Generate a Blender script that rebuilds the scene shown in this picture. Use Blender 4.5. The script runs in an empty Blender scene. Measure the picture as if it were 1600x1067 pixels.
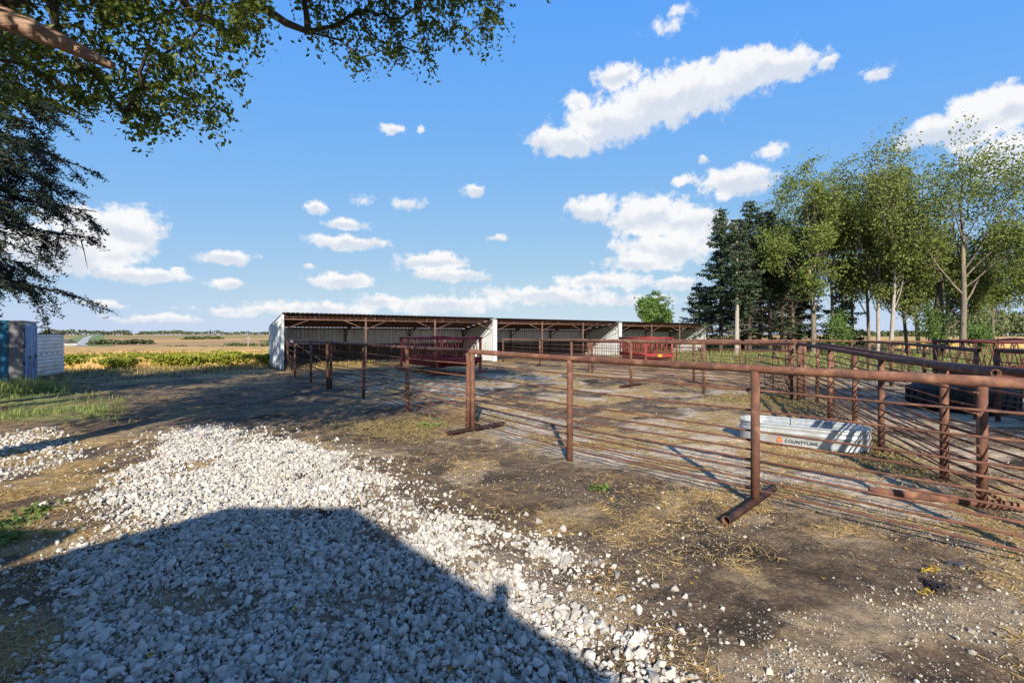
import bpy, math, random
import numpy as np
from mathutils import Vector, Matrix

R = math.radians
scene = bpy.context.scene
COL = scene.collection

# ------------------------------------------------------------------ camera
EYE = 1.8
FPX = 733.0            # focal length in photo pixels (1600 wide)
HOR = 523.0
cam_d = bpy.data.cameras.new('camera')
cam_d.sensor_width = 36.0
cam_d.lens = FPX / 1600.0 * 36.0
cam_d.shift_y = -10.5 / 1600.0
cam_d.clip_start = 0.05
cam_d.clip_end = 20000
cam = bpy.data.objects.new('camera', cam_d)
cam.location = (0, 0, EYE)
cam.rotation_euler = (R(90), 0, 0)
COL.objects.link(cam)
scene.camera = cam

# ------------------------------------------------------------------ light
SUN_EL = 28.0
sun_d = bpy.data.lights.new('sun', 'SUN')
sun_d.energy = 5.0
sun_d.angle = R(0.5)
sun_d.color = (1.0, 0.90, 0.74)
sun = bpy.data.objects.new('sun', sun_d)
sun.location = (0, -30, 30)
sun.rotation_euler = (R(90 - SUN_EL), 0, R(0.6))
COL.objects.link(sun)

scene.view_settings.view_transform = 'Standard'
scene.view_settings.look = 'None'
EXPO = 0.88
scene.view_settings.exposure = EXPO
scene.view_settings.gamma = 1.0
scene.view_settings.use_curve_mapping = False
scene.render.engine = 'CYCLES'
scene.cycles.use_denoising = True
scene.cycles.max_bounces = 6
scene.cycles.diffuse_bounces = 3
scene.cycles.transparent_max_bounces = 4
scene.cycles.sample_clamp_indirect = 6.0

# ------------------------------------------------------------------ sky with clouds
world = bpy.data.worlds.new('World')
scene.world = world
world.use_nodes = True
try:
    world.cycles.sampling_method = 'MANUAL'
    world.cycles.sample_map_resolution = 512
except Exception:
    pass

CLOUDS = [  # centre u, v, half width, half height (photo pixels), density
 (885,222,62,24,1),(950,190,80,38,1),(965,120,42,24,.9),(1020,165,80,42,1),(1090,140,80,46,1),(1165,115,85,40,1),
 (1235,105,55,28,.95),(1285,98,20,12,.7),(905,160,35,18,.6),
 (1450,205,50,24,.9),(1530,190,85,42,1),(1590,165,60,34,1),(1570,240,80,40,.9),
 (1150,286,62,26,1),(1205,236,26,15,.6),(1100,250,11,8,.6),(1375,110,24,14,.5),(1070,284,20,9,.5),
 (925,326,42,22,.95),(1015,340,70,36,1),(1075,352,60,32,1),(1040,388,85,28,1),(1000,412,60,14,.8),
 (740,297,19,10,.8),(610,202,23,9,.9),(657,203,8,6,.6),(1040,45,30,16,.35),(1060,18,24,10,.35),
 (635,318,28,12,.45),(570,308,18,9,.4),(490,322,19,11,.8),(540,348,42,10,.85),(540,378,60,13,.95),(485,418,14,5,.6),
 (675,408,56,17,1),(705,430,60,12,.85),(530,438,48,14,1),(775,368,12,8,.55),
 (597,470,48,12,.8),(357,403,42,14,1),(355,445,36,10,.9),(110,345,60,30,1),(195,360,70,42,1),(120,395,100,34,1),
 (220,430,80,14,.85),(270,422,18,6,.7),(500,482,120,11,.6),(700,476,120,13,.7),(850,462,120,16,.75),
 (940,440,90,14,.75),(400,486,80,9,.6),(250,497,90,7,.6),(170,475,40,6,.6),(1060,442,40,13,.8),(40,380,60,40,.9),
 (1000,470,90,10,.6),(1450,450,90,20,.6),
]
SKYK = 1 / (2 ** EXPO) / 0.12
def build_world():
    nt = world.node_tree
    N, L = nt.nodes, nt.links
    N.clear()
    def math_(op, a, b=None, c=None, clamp=False):
        n = N.new('ShaderNodeMath'); n.operation = op; n.use_clamp = clamp
        for i, v in enumerate((a, b, c)):
            if v is None: continue
            if isinstance(v, (int, float)): n.inputs[i].default_value = v
            else: L.new(v, n.inputs[i])
        return n.outputs[0]
    def vmath(op, a, b=None, out=0):
        n = N.new('ShaderNodeVectorMath'); n.operation = op
        for i, v in enumerate((a, b)):
            if v is None: continue
            if isinstance(v, (tuple, list)): n.inputs[i].default_value = v
            else: L.new(v, n.inputs[i])
        return n.outputs['Value'] if op in ('LENGTH', 'DOT_PRODUCT') else n.outputs[0]
    def sstep(x, lo, hi, a=0.0, b=1.0):
        n = N.new('ShaderNodeMapRange'); n.interpolation_type = 'SMOOTHSTEP'
        L.new(x, n.inputs[0])
        for i, v in zip((1, 2, 3, 4), (lo, hi, a, b)): n.inputs[i].default_value = v
        return n.outputs[0]
    out = N.new('ShaderNodeOutputWorld')
    bg = N.new('ShaderNodeBackground'); bg.inputs[1].default_value = 0.12
    L.new(bg.outputs[0], out.inputs[0])
    sky = N.new('ShaderNodeTexSky'); sky.sky_type = 'NISHITA'; sky.sun_disc = False
    sky.sun_elevation = R(SUN_EL); sky.sun_rotation = R(180.6)
    sky.altitude = 300; sky.air_density = 1.0; sky.dust_density = 0.25; sky.ozone_density = 2.2
    tc = N.new('ShaderNodeTexCoord')
    sep = N.new('ShaderNodeSeparateXYZ'); L.new(tc.outputs['Generated'], sep.inputs[0])
    x, y, z = sep.outputs
    az = math_('ARCTAN2', x, y)
    hyp = math_('SQRT', math_('ADD', math_('MULTIPLY', x, x), math_('MULTIPLY', y, y)))
    el = math_('ARCTAN2', z, hyp)
    cmb = N.new('ShaderNodeCombineXYZ'); L.new(az, cmb.inputs[0]); L.new(el, cmb.inputs[1])
    P = cmb.outputs[0]
    # billowing edges: two scales of warp
    def noise(vec, scale, detail, rough=.55, color=False):
        n = N.new('ShaderNodeTexNoise'); n.inputs['Scale'].default_value = scale
        n.inputs['Detail'].default_value = detail; n.inputs['Roughness'].default_value = rough
        L.new(vec, n.inputs['Vector'])
        return n.outputs['Color'] if color else n.outputs['Fac']
    w1 = vmath('MULTIPLY', vmath('SUBTRACT', noise(P, 14, 5, .6, True), (.5, .5, .5)), (.062, .036, 0))
    Pw = vmath('ADD', P, w1)
    F = None; F2 = None
    for (u, v, w, h, d) in CLOUDS:
        a = math.atan((u - 800) / FPX); ca = math.cos(a)
        e = math.atan((HOR - v) / FPX * ca)
        sw = w / FPX * ca * ca * 1.15; sh = h / FPX * ca * math.cos(e) ** 2 * 1.15
        dd = vmath('LENGTH', vmath('MULTIPLY', vmath('SUBTRACT', Pw, (a, e, 0)), (1 / sw, 1 / sh, 0)))
        f = math_('MULTIPLY_ADD', dd, -d, d)
        F = f if F is None else math_('MAXIMUM', F, f)
        d2 = vmath('LENGTH', vmath('MULTIPLY', vmath('SUBTRACT', Pw, (a, e + sh * .6, 0)), (1 / sw, 1 / sh, 0)))
        f2 = math_('MULTIPLY_ADD', d2, -d, d)
        F2 = f2 if F2 is None else math_('MAXIMUM', F2, f2)
    # the same kind of scattered cloud goes on round the rest of the sky
    st = N.new('ShaderNodeVectorMath'); st.operation = 'MULTIPLY'; L.new(P, st.inputs[0]); st.inputs[1].default_value = (4.0, 9.0, 1)
    rest = math_('MULTIPLY', math_('SUBTRACT', noise(vmath('ADD', st.outputs[0], w1), 1.0, 3, .5), .57), 4.0)
    aside = sstep(math_('ABSOLUTE', az), .86, 1.0)
    above = sstep(el, .62, .8)
    elsewhere = math_('MAXIMUM', aside, above)
    rest = math_('MULTIPLY_ADD', elsewhere, math_('ADD', rest, 1.0), -1.0)
    F = math_('MAXIMUM', F, rest)
    fb = noise(P, 34, 10, .64)
    dens = math_('ADD', F, math_('MULTIPLY', math_('SUBTRACT', fb, .5), 1.5))
    alpha = sstep(dens, -.02, .40)
    # light from above: denser just above than here means a darker underside
    up = vmath('ADD', Pw, (.0, .018, 0))
    sh_ = math_('SUBTRACT', noise(Pw, 18, 5, .55), noise(up, 18, 5, .55))
    shade = sstep(math_('ADD', math_('MULTIPLY', sh_, 1.6), math_('SUBTRACT', F2, F)), -.62, .12)
    mixc = N.new('ShaderNodeMixRGB'); L.new(shade, mixc.inputs[0])
    mixc.inputs[1].default_value = (.70 * SKYK, .76 * SKYK, .86 * SKYK, 1); mixc.inputs[2].default_value = (.97 * SKYK, .97 * SKYK, .97 * SKYK, 1)
    # the model sky with the deep even blue of the day: a film-like response for each channel
    sc = N.new('ShaderNodeSeparateColor'); L.new(sky.outputs[0], sc.inputs[0])
    rr_ = math_('MULTIPLY', math_('SUBTRACT', 1.0, math_('EXPONENT', math_('MULTIPLY', sc.outputs[0], -1 / 5.0))), .71 * SKYK)
    gg_ = math_('MULTIPLY', math_('POWER', sc.outputs[1], .36), .320 * SKYK)
    bb_ = math_('MULTIPLY', math_('POWER', sc.outputs[2], -.11), 1.07 * SKYK)
    hs = N.new('ShaderNodeCombineColor')
    for i_, v_ in enumerate((rr_, gg_, bb_)): L.new(v_, hs.inputs[i_])
    mx = N.new('ShaderNodeMixRGB')
    L.new(math_('MULTIPLY', alpha, .97), mx.inputs[0]); L.new(hs.outputs[0], mx.inputs[1]); L.new(mixc.outputs[0], mx.inputs[2])
    L.new(mx.outputs[0], bg.inputs[0])
build_world()

# ------------------------------------------------------------------ helpers
def lerp(a, b, t): return a + (b - a) * t
def sst(x, a, b):
    t = np.clip((np.asarray(x, float) - a) / (b - a), 0, 1)
    return t * t * (3 - 2 * t)
_rs = np.random.RandomState(7)
_perm = _rs.rand(256, 256)
def vnoise(x, y):
    x = np.asarray(x, float); y = np.asarray(y, float)
    xi = np.floor(x).astype(int); yi = np.floor(y).astype(int)
    fx = x - xi; fy = y - yi
    fx = fx * fx * (3 - 2 * fx); fy = fy * fy * (3 - 2 * fy)
    a = _perm[xi & 255, yi & 255]; b = _perm[(xi + 1) & 255, yi & 255]
    c = _perm[xi & 255, (yi + 1) & 255]; d = _perm[(xi + 1) & 255, (yi + 1) & 255]
    return (a * (1 - fx) + b * fx) * (1 - fy) + (c * (1 - fx) + d * fx) * fy
def fbm(x, y, s=1.0, o=4):
    x = np.asarray(x, float) * s; y = np.asarray(y, float) * s
    t = 0; a = .5; n = 0
    for i in range(o):
        t = t + a * vnoise(x + 17.3 * i, y + 9.1 * i); n += a
        x = x * 2.03; y = y * 2.03; a *= .5
    return t / n
def px(u, v):                       # a ground point seen at a photo pixel
    Y = EYE * FPX / (v - HOR)
    return ((u - 800) / FPX * Y, Y)
def in_poly(x, y, poly):
    x = np.asarray(x, float); y = np.asarray(y, float)
    c = np.zeros(x.shape, bool); n = len(poly); j = n - 1
    for i in range(n):
        xi, yi = poly[i]; xj, yj = poly[j]
        if yi != yj:
            k = ((yi > y) != (yj > y)) & (x < (xj - xi) * (y - yi) / (yj - yi) + xi)
            c ^= k
        j = i
    return c
def poly_dist(x, y, poly):          # signed: positive inside
    x = np.asarray(x, float); y = np.asarray(y, float)
    d = np.full(x.shape, 1e9); n = len(poly)
    for i in range(n):
        ax, ay = poly[i]; bx, by = poly[(i + 1) % n]
        dx, dy = bx - ax, by - ay
        t = np.clip(((x - ax) * dx + (y - ay) * dy) / (dx * dx + dy * dy + 1e-9), 0, 1)
        d = np.minimum(d, np.hypot(x - ax - t * dx, y - ay - t * dy))
    return np.where(in_poly(x, y, poly), d, -d)

# ------------------------------------------------------------------ materials
def mat(name, c1, c2=None, scale=8.0, rough=.8, metal=0.0, bump=0.0, bscale=40.0, c3=None, s3=2.0, spec=.3,
        island=False, transl=0.0, lo=.35, hi=.65, stretch=None):
    m = bpy.data.materials.new(name); m.use_nodes = True
    nt = m.node_tree; N, L = nt.nodes, nt.links
    b = N['Principled BSDF']; b.inputs['Roughness'].default_value = rough; b.inputs['Metallic'].default_value = metal
    b.inputs['Specular IOR Level'].default_value = spec
    tc = N.new('ShaderNodeTexCoord'); vec = tc.outputs['Object']
    if stretch:
        mp = N.new('ShaderNodeMapping'); mp.inputs['Scale'].default_value = stretch
        L.new(vec, mp.inputs[0]); vec = mp.outputs[0]
    col = None
    if c2 is None:
        b.inputs['Base Color'].default_value = (*c1, 1)
    else:
        if island:
            g = N.new('ShaderNodeNewGeometry'); fac = g.outputs['Random Per Island']
        else:
            n = N.new('ShaderNodeTexNoise'); n.inputs['Scale'].default_value = scale; n.inputs['Detail'].default_value = 6
            n.inputs['Roughness'].default_value = .65; L.new(vec, n.inputs['Vector'])
            mr = N.new('ShaderNodeMapRange'); L.new(n.outputs['Fac'], mr.inputs[0])
            mr.inputs[1].default_value = lo; mr.inputs[2].default_value = hi
            fac = mr.outputs[0]
        mx = N.new('ShaderNodeMixRGB'); L.new(fac, mx.inputs[0])
        mx.inputs[1].default_value = (*c1, 1); mx.inputs[2].default_value = (*c2, 1)
        col = mx.outputs[0]
        if c3 is not None:
            n3 = N.new('ShaderNodeTexNoise'); n3.inputs['Scale'].default_value = s3; n3.inputs['Detail'].default_value = 4
            L.new(vec, n3.inputs['Vector'])
            m3 = N.new('ShaderNodeMapRange'); L.new(n3.outputs['Fac'], m3.inputs[0]); m3.inputs[1].default_value = .52; m3.inputs[2].default_value = .68
            mx3 = N.new('ShaderNodeMixRGB'); L.new(m3.outputs[0], mx3.inputs[0]); L.new(col, mx3.inputs[1]); mx3.inputs[2].default_value = (*c3, 1)
            col = mx3.outputs[0]
        L.new(col, b.inputs['Base Color'])
    if bump > 0:
        nb = N.new('ShaderNodeTexNoise'); nb.inputs['Scale'].default_value = bscale; nb.inputs['Detail'].default_value = 5
        L.new(vec, nb.inputs['Vector'])
        bp = N.new('ShaderNodeBump'); bp.inputs['Strength'].default_value = bump; bp.inputs['Distance'].default_value = .02
        L.new(nb.outputs['Fac'], bp.inputs['Height']); L.new(bp.outputs[0], b.inputs['Normal'])
    if transl > 0:
        t = N.new('ShaderNodeBsdfTranslucent')
        if col is not None: L.new(col, t.inputs[0])
        else: t.inputs[0].default_value = (*c1, 1)
        ms = N.new('ShaderNodeMixShader'); ms.inputs[0].default_value = transl
        L.new(b.outputs[0], ms.inputs[1]); L.new(t.outputs[0], ms.inputs[2])
        L.new(ms.outputs[0], N['Material Output'].inputs[0])
    return m

M = {}
M['rust'] = mat('rusted_pipe', (.155, .066, .043), (.075, .041, .033), 9, .78, .0, .25, 70, (.22, .115, .072), 6, .25)
M['rust_dark'] = mat('rusted_dark_pipe', (.115, .045, .03), (.07, .035, .028), 5, .7, 0, .2, 80, (.2, .08, .045), 3)
M['frame_rust'] = mat('dull_frame_pipe', (.13, .072, .055), (.085, .05, .042), 5, .75, 0, .2, 80, (.17, .10, .075), 3)
M['bore_shade'] = mat('pipe_mouth_shade', (.02, .012, .01))  # near-black colour that paints in the shade inside open pipe ends
M['red'] = mat('red_paint', (.30, .022, .025), (.19, .016, .018), 6, .62, 0, .15, 60, (.17, .075, .055), 5.0)
M['red_worn'] = mat('worn_red_paint', (.30, .03, .03), (.22, .085, .06), 6, .65, 0, .1, 60)
M['white_metal'] = mat('white_steel_sheet', (.52, .55, .58), (.43, .46, .49), 3, .45, 0, 0, 30, (.40, .39, .37), 1.2)
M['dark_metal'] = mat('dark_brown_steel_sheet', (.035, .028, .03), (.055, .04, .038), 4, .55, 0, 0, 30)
M['roof_metal'] = mat('weathered_roof_sheet', (.16, .11, .09), (.10, .075, .07), 3, .5, .2, 0, 30)
M['galv'] = mat('galvanised_steel', (.53, .57, .60), (.38, .42, .46), 14, .42, .5, .12, 12, (.36, .36, .35), 3.0)
M['black'] = mat('black_rubber', (.012, .012, .013), (.03, .028, .027), 10, .7)
M['print_dark'] = mat('dark_print', (.02, .022, .03))
M['print_red'] = mat('red_print', (.55, .07, .04))
M['print_white'] = mat('white_print', (.8, .75, .7))
M['maroon'] = mat('maroon_paint', (.11, .022, .022), (.07, .025, .022), 5, .6)
M['orange'] = mat('orange_reflector', (.85, .33, .03), rough=.3)
M['blue_paint'] = mat('blue_container_paint', (.010, .11, .21), (.014, .15, .27), 2.5, .5, 0, 0, 30, (.03, .10, .16), 1.5)
M['blue_pale'] = mat('faded_blue_paint', (.20, .30, .46), (.33, .42, .55), 3, .5, 0, 0, 30, (.06, .13, .27), 2.2)
M['grey_paint'] = mat('weathered_grey_paint', (.17, .18, .20), (.13, .13, .14), 3, .6, 0, 0, 30, (.17, .10, .08), 1.5)
M['white_sheet'] = mat('white_ribbed_sheet', (.66, .67, .70), (.55, .55, .54), 3, .45, .1, 0, 30, (.52, .46, .36), 1.3)
M['bark'] = mat('grey_bark', (.20, .17, .135), (.11, .09, .07), 6, .9, 0, .8, 25, (.26, .22, .13), 1.2, stretch=(1, 1, .25))
M['bark_dark'] = mat('dark_bark', (.085, .07, .058), (.05, .04, .034), 8, .9, 0, .7, 25)
M['bark_pale'] = mat('pale_bark', (.36, .33, .30), (.24, .21, .19), 6, .9, 0, .5, 25)
M['deadwood'] = mat('stripped_wood', (.33, .21, .15), (.17, .10, .07), 7, .85, 0, .6, 20, (.45, .34, .27), 4, stretch=(.3, 1, 3))
M['leaf_near'] = mat('elm_leaf', (.045, .09, .015), (.17, .20, .03), rough=.5, island=True, transl=.42)
M['leaf_a'] = mat('green_leaf', (.085, .135, .028), (.20, .23, .05), rough=.6, island=True, transl=.3)
M['leaf_b'] = mat('yellowing_leaf', (.10, .14, .034), (.21, .23, .06), rough=.6, island=True, transl=.3)
M['leaf_c'] = mat('fresh_leaf', (.07, .14, .03), (.15, .23, .06), rough=.6, island=True, transl=.3)
M['needle'] = mat('dark_needles', (.022, .044, .024), (.062, .088, .042), rough=.7, island=True, transl=.1)
M['needle_dark'] = mat('deep_blue_green_needles', (.012, .028, .022), (.038, .062, .040), rough=.7, island=True, transl=.1)
M['needle_blue'] = mat('blue_green_needles', (.028, .058, .045), (.07, .105, .075), rough=.7, island=True, transl=.1)
M['stone'] = mat('limestone', (.53, .505, .47), (.27, .255, .235), rough=.9, island=True, spec=.2)
M['pebble'] = mat('small_limestone', (.52, .49, .44), (.24, .21, .18), rough=.9, island=True, spec=.2)
M['straw'] = mat('straw', (.52, .38, .17), (.30, .19, .075), rough=.8, island=True, transl=.15)
M['hay'] = mat('weathered_hay', (.38, .29, .12), (.19, .14, .055), rough=.8, island=True, transl=.15)
M['grass'] = mat('green_grass', (.12, .19, .04), (.30, .32, .11), rough=.6, island=True, transl=.3)
M['weed'] = mat('weed_leaf', (.09, .15, .03), (.16, .22, .06), rough=.6, island=True, transl=.3)
M['soy'] = mat('soybean_leaf', (.33, .30, .03), (.14, .20, .02), rough=.6, island=True, transl=.3)
M['soy_dry'] = mat('dry_soybean', (.42, .27, .09), (.30, .18, .06), rough=.8, island=True, transl=.2)
M['yellow_leaf'] = mat('fallen_leaf', (.34, .22, .03), (.16, .09, .03), rough=.6, island=True)
M['yellow'] = mat('yellow_plastic', (.34, .23, .02), rough=.7)
M['blue_twine'] = mat('blue_plastic', (.03, .06, .11), rough=.6)
M['wood'] = mat('weathered_wood', (.16, .12, .10), (.09, .07, .06), 5, .9, 0, .4, 30)
M['siding'] = mat('siding', (.55, .53, .5), (.5, .48, .45), 2, .7)
M['shingle'] = mat('shingles', (.10, .095, .09), (.06, .055, .05), 12, .9)
M['far_green'] = mat('hazed_far_foliage', (.055, .08, .035), (.115, .13, .055), rough=.9, island=True)  # greens lightened so distance haze is in the colour
M['asphalt'] = mat('pale_road', (.36, .35, .33), (.30, .29, .27), 1, .9)

# ------------------------------------------------------------------ object building
def tag(o, label=None, cat=None, group=None, kind=None):
    if label: o['label'] = label
    if cat: o['category'] = cat
    if group: o['group'] = group
    if kind: o['kind'] = kind
    return o
def thing(name, label, cat, loc=(0, 0, 0), rotz=0.0, group=None):
    o = bpy.data.objects.new(name, None); COL.objects.link(o)
    o.location = loc; o.rotation_euler = (0, 0, rotz); o.empty_display_size = .2
    return tag(o, label, cat, group)
def link_mesh(name, me, material, parent=None):
    if material and not me.materials: me.materials.append(material)
    o = bpy.data.objects.new(name, me); COL.objects.link(o)
    if parent: o.parent = parent
    return o
def np_mesh(name, V, F, smooth=False):      # F: (n,k) array, one polygon size
    me = bpy.data.meshes.new(name)
    V = np.ascontiguousarray(V, np.float32); F = np.ascontiguousarray(F, np.int32)
    k = F.shape[1]
    me.vertices.add(len(V)); me.vertices.foreach_set('co', V.ravel())
    me.loops.add(F.size); me.loops.foreach_set('vertex_index', F.ravel())
    me.polygons.add(len(F)); me.polygons.foreach_set('loop_start', np.arange(0, F.size, k, dtype=np.int32))
    me.polygons.foreach_set('use_smooth', np.full(len(F), smooth))
    me.update(calc_edges=True)
    return me
class MB:
    def __init__(s): s.v = []; s.f = []; s.sm = []
    def add(s, v, f, smooth=False):
        b = len(s.v); s.v.extend(v); s.f.extend([tuple(i + b for i in q) for q in f]); s.sm.extend([smooth] * len(f)); return s
    def box(s, x0, x1, y0, y1, z0, z1):
        return s.add([(x0, y0, z0), (x1, y0, z0), (x1, y1, z0), (x0, y1, z0), (x0, y0, z1), (x1, y0, z1), (x1, y1, z1), (x0, y1, z1)],
              [(0, 3, 2, 1), (4, 5, 6, 7), (0, 1, 5, 4), (1, 2, 6, 5), (2, 3, 7, 6), (3, 0, 4, 7)])
    def prism(s, pts, off):          # closed polygon pts extruded by vector off
        n = len(pts); o = Vector(off)
        v = [tuple(p) for p in pts] + [tuple(Vector(p) + o) for p in pts]
        return s.add(v, [tuple(range(n))[::-1], tuple(range(n, 2 * n))] + [(i, (i + 1) % n, n + (i + 1) % n, n + i) for i in range(n)])
    def path(s, pts, radii, n=8, caps=True, smooth=True):
        P = [Vector(p) for p in pts]
        if not isinstance(radii, (list, tuple)): radii = [radii] * len(P)
        V = []; up = None
        for i, p in enumerate(P):
            t = (P[min(i + 1, len(P) - 1)] - P[max(i - 1, 0)])
            t = t.normalized() if t.length > 1e-9 else Vector((0, 0, 1))
            if up is None:
                up = Vector((0, 0, 1)) if abs(t.z) < .9 else Vector((1, 0, 0))
            a = t.cross(up)
            if a.length < 1e-4: a = t.cross(Vector((0, 1, 0)))
            a.normalize(); b = a.cross(t).normalized(); up = b
            for k in range(n):
                th = 2 * math.pi * k / n
                V.append(tuple(p + (a * math.cos(th) + b * math.sin(th)) * radii[i]))
        m = len(P)
        F = [(i * n + k, i * n + (k + 1) % n, (i + 1) * n + (k + 1) % n, (i + 1) * n + k) for i in range(m - 1) for k in range(n)]
        s.add(V, F, smooth)
        if caps:
            b0 = len(s.v) - len(V)
            s.f.append(tuple(b0 + k for k in range(n))[::-1]); s.f.append(tuple(b0 + (m - 1) * n + k for k in range(n))); s.sm += [False, False]
        return s
    def pipe(s, pts, r, n=14, wall=.008):     # open-ended hollow pipe
        s.path(pts, r, n, caps=False)
        P = [Vector(p) for p in pts]
        s.path(P, r - wall, n, caps=False)
        m = len(P); tot = m * n; b1 = len(s.v) - tot; b0 = b1 - tot
        for e in (0, m - 1):
            for k in range(n):
                s.f.append((b0 + e * n + k, b0 + e * n + (k + 1) % n, b1 + e * n + (k + 1) % n, b1 + e * n + k)); s.sm.append(False)
        return s
    def mesh(s, name):
        me = bpy.data.meshes.new(name); me.from_pydata(s.v, [], s.f)
        me.polygons.foreach_set('use_smooth', s.sm); me.update(); return me
    def build(s, name, material, parent=None): return link_mesh(name, s.mesh(name), material, parent)

# ------------------------------------------------------------------ terrain
def terrain(x, y):
    x = np.asarray(x, float); y = np.asarray(y, float)
    left = np.interp(y, [-100, 30, 60, 100, 180, 300, 420, 700, 1100, 1700, 2500, 9000], [0, 0, -.35, -1.3, -4.2, -9, -9.0, -6.2, -2.6, 1.6, 1.0, -20])
    right = np.interp(y, [-100, 45, 100, 180, 260, 500, 1700, 2500, 9000], [0, 0, .15, .5, .3, -2, 1.6, 1, -20])
    q = x / np.maximum(y, 30.0)
    w = sst(q, -.15, .35)
    far = sst(y, 45, 140)
    roll = (fbm(x, y, 1 / 260., 3) - .5) * 3.0 * sst(y, 300, 900)
    return (left * (1 - w) + right * w) + roll
PILE = [px(60, 1067), px(75, 960), px(100, 870), px(120, 815), px(160, 770), px(215, 722), px(240, 683), px(310, 667), px(400, 672),
        px(480, 700), px(560, 722), px(620, 750), px(690, 790), px(790, 825), px(850, 850), px(925, 905), px(1010, 960), px(1050, 1030), (1.05, 2.2), (1.0, 1.2), (-3.0, 1.0)]
PILE2 = [(-9.5, 5.2), px(-60, 700), px(0, 678), px(70, 668), px(130, 700), px(110, 722), px(20, 745), px(-60, 790)]
def field_edge(x):
    x = np.asarray(x, float)
    return np.where(x < -13.8, 27 + (x + 13.8) * .46 * (x > -40) + (x <= -40) * (-12.0), np.minimum(29.2 + (x + 13.8) * .725, 60.0))
def ground_z(x, y):
    x = np.asarray(x, float); y = np.asarray(y, float)
    near = 1 - sst(y, 25, 60)
    d = poly_dist(x, y, PILE)
    z = terrain(x, y)
    z = z + near * ((fbm(x, y, .45, 3) - .5) * .07 + (fbm(x + 40, y, 2.6, 3) - .5) * .035 + (fbm(x, y + 31, 6.5, 3) - .5) * .034)
    z = z + sst(d, -.15, .8) * .012 + sst(d, 0, .5) * (fbm(x, y, 1.3, 2) - .4) * .06
    return z

def axis(lo, hi, segs):
    out = [lo]
    for end, step in segs:
        n = max(1, int(round((end - out[-1]) / step))); out += list(np.linspace(out[-1], end, n + 1)[1:])
    return np.array(out)
gx = np.concatenate([-np.geomspace(7000, 27, 34), axis(-26, 26, [(-9, .3), (9, .07), (26, .25)]), np.geomspace(27, 7000, 34)])
gy = np.concatenate([np.array([-400, -120, -50, -25]), axis(-14, 60, [(1.8, .5), (9, .06), (16, .11), (32, .25), (60, .6)]), np.geomspace(62, 8000, 70)])
GX, GY = np.meshgrid(gx, gy, indexing='xy')
GZ = ground_z(GX, GY)
ny, nx = GX.shape
idx = np.arange(nx * ny).reshape(ny, nx)
GF = np.stack([idx[:-1, :-1], idx[:-1, 1:], idx[1:, 1:], idx[1:, :-1]], -1).reshape(-1, 4)
gme = np_mesh('ground', np.stack([GX, GY, GZ], -1).reshape(-1, 3), GF, True)

# what the ground is made of, place by place (soil / pale grit / straw litter / grass / crop)
PEN = [px(560, 632), px(735, 690), px(891, 735), px(1180, 800), (4.5, 3.4), (5.4, 5.4), (7.9, 12.8), (8.5, 16), (12, 24), (9, 38), (-1, 31), (-10, 24.5), (-6.0, 15.6)]
def zones(x, y):
    n1 = fbm(x, y, .55, 4); n2 = fbm(x + 50, y + 20, 1.7, 4); n3 = fbm(x - 30, y + 70, .25, 3)
    pen = sst(poly_dist(x, y, PEN), -.3, 1.2)
    corner = sst(x - .55 * y, 1.3, 2.6) * (1 - sst(y, 3.2, 4.4))
    grit = pen * sst(n1, .40, .56) * (1 - .75 * sst(y, 18, 26)) + corner * .9 + (1 - pen) * .45 * sst(n2, .5, .66) * (1 - sst(y, 7, 11))
    right_yard = sst(x - .62 * y, 0, 2.0) * sst(y, 4, 7) * .7
    grit = np.clip(grit + right_yard * sst(n2, .38, .55), 0, 1)
    grit = np.maximum(grit, sst(poly_dist(x, y, PILE2), -.3, .6) * .8)
    grit = np.maximum(grit, sst(poly_dist(x, y, PILE), -.1, .4) * .4 * sst(n2, .36, .5))
    straw = sst(n2, .44, .60) * (.35 + .55 * pen) + .8 * sst(n1, .55, .7) * sst(y, 12, 20) * (1 - sst(y, 34, 44))
    lf = sst(-(x + 3.2 + .25 * (y - 4)), 0, .8) * (1 - sst(y, 7.2, 9)) * sst(y, 3.4, 4.3)
    straw = np.clip(straw + lf * .7 * sst(n2, .38, .55), 0, 1)
    gl = sst(-x / np.maximum(y, 1), .78, .92) * sst(y, 9.0, 10.5) * (1 - .9 * sst(y, 13.0, 15.5))
    gr = sst(y + .25 * x, 25, 31) * sst(x, 6, 12)
    edge = sst(y - field_edge(x), -5.0, -2.5) * .7
    grass = np.clip(np.maximum(np.maximum(gl, gr), edge * (x < -8)) * sst(n2 * .5 + n1 * .5, .36, .5), 0, 1)
    return grit, straw, grass
zg, zs, zgr = zones(GX, GY)
crop = np.where(GY > field_edge(GX), 1.0, 0.0) * np.where(GY > 20, 1, 0)
att = gme.color_attributes.new('zone', 'FLOAT_COLOR', 'POINT')
att.data.foreach_set('color', np.stack([zg, zs, zgr, crop], -1).astype(np.float32).ravel())

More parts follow.
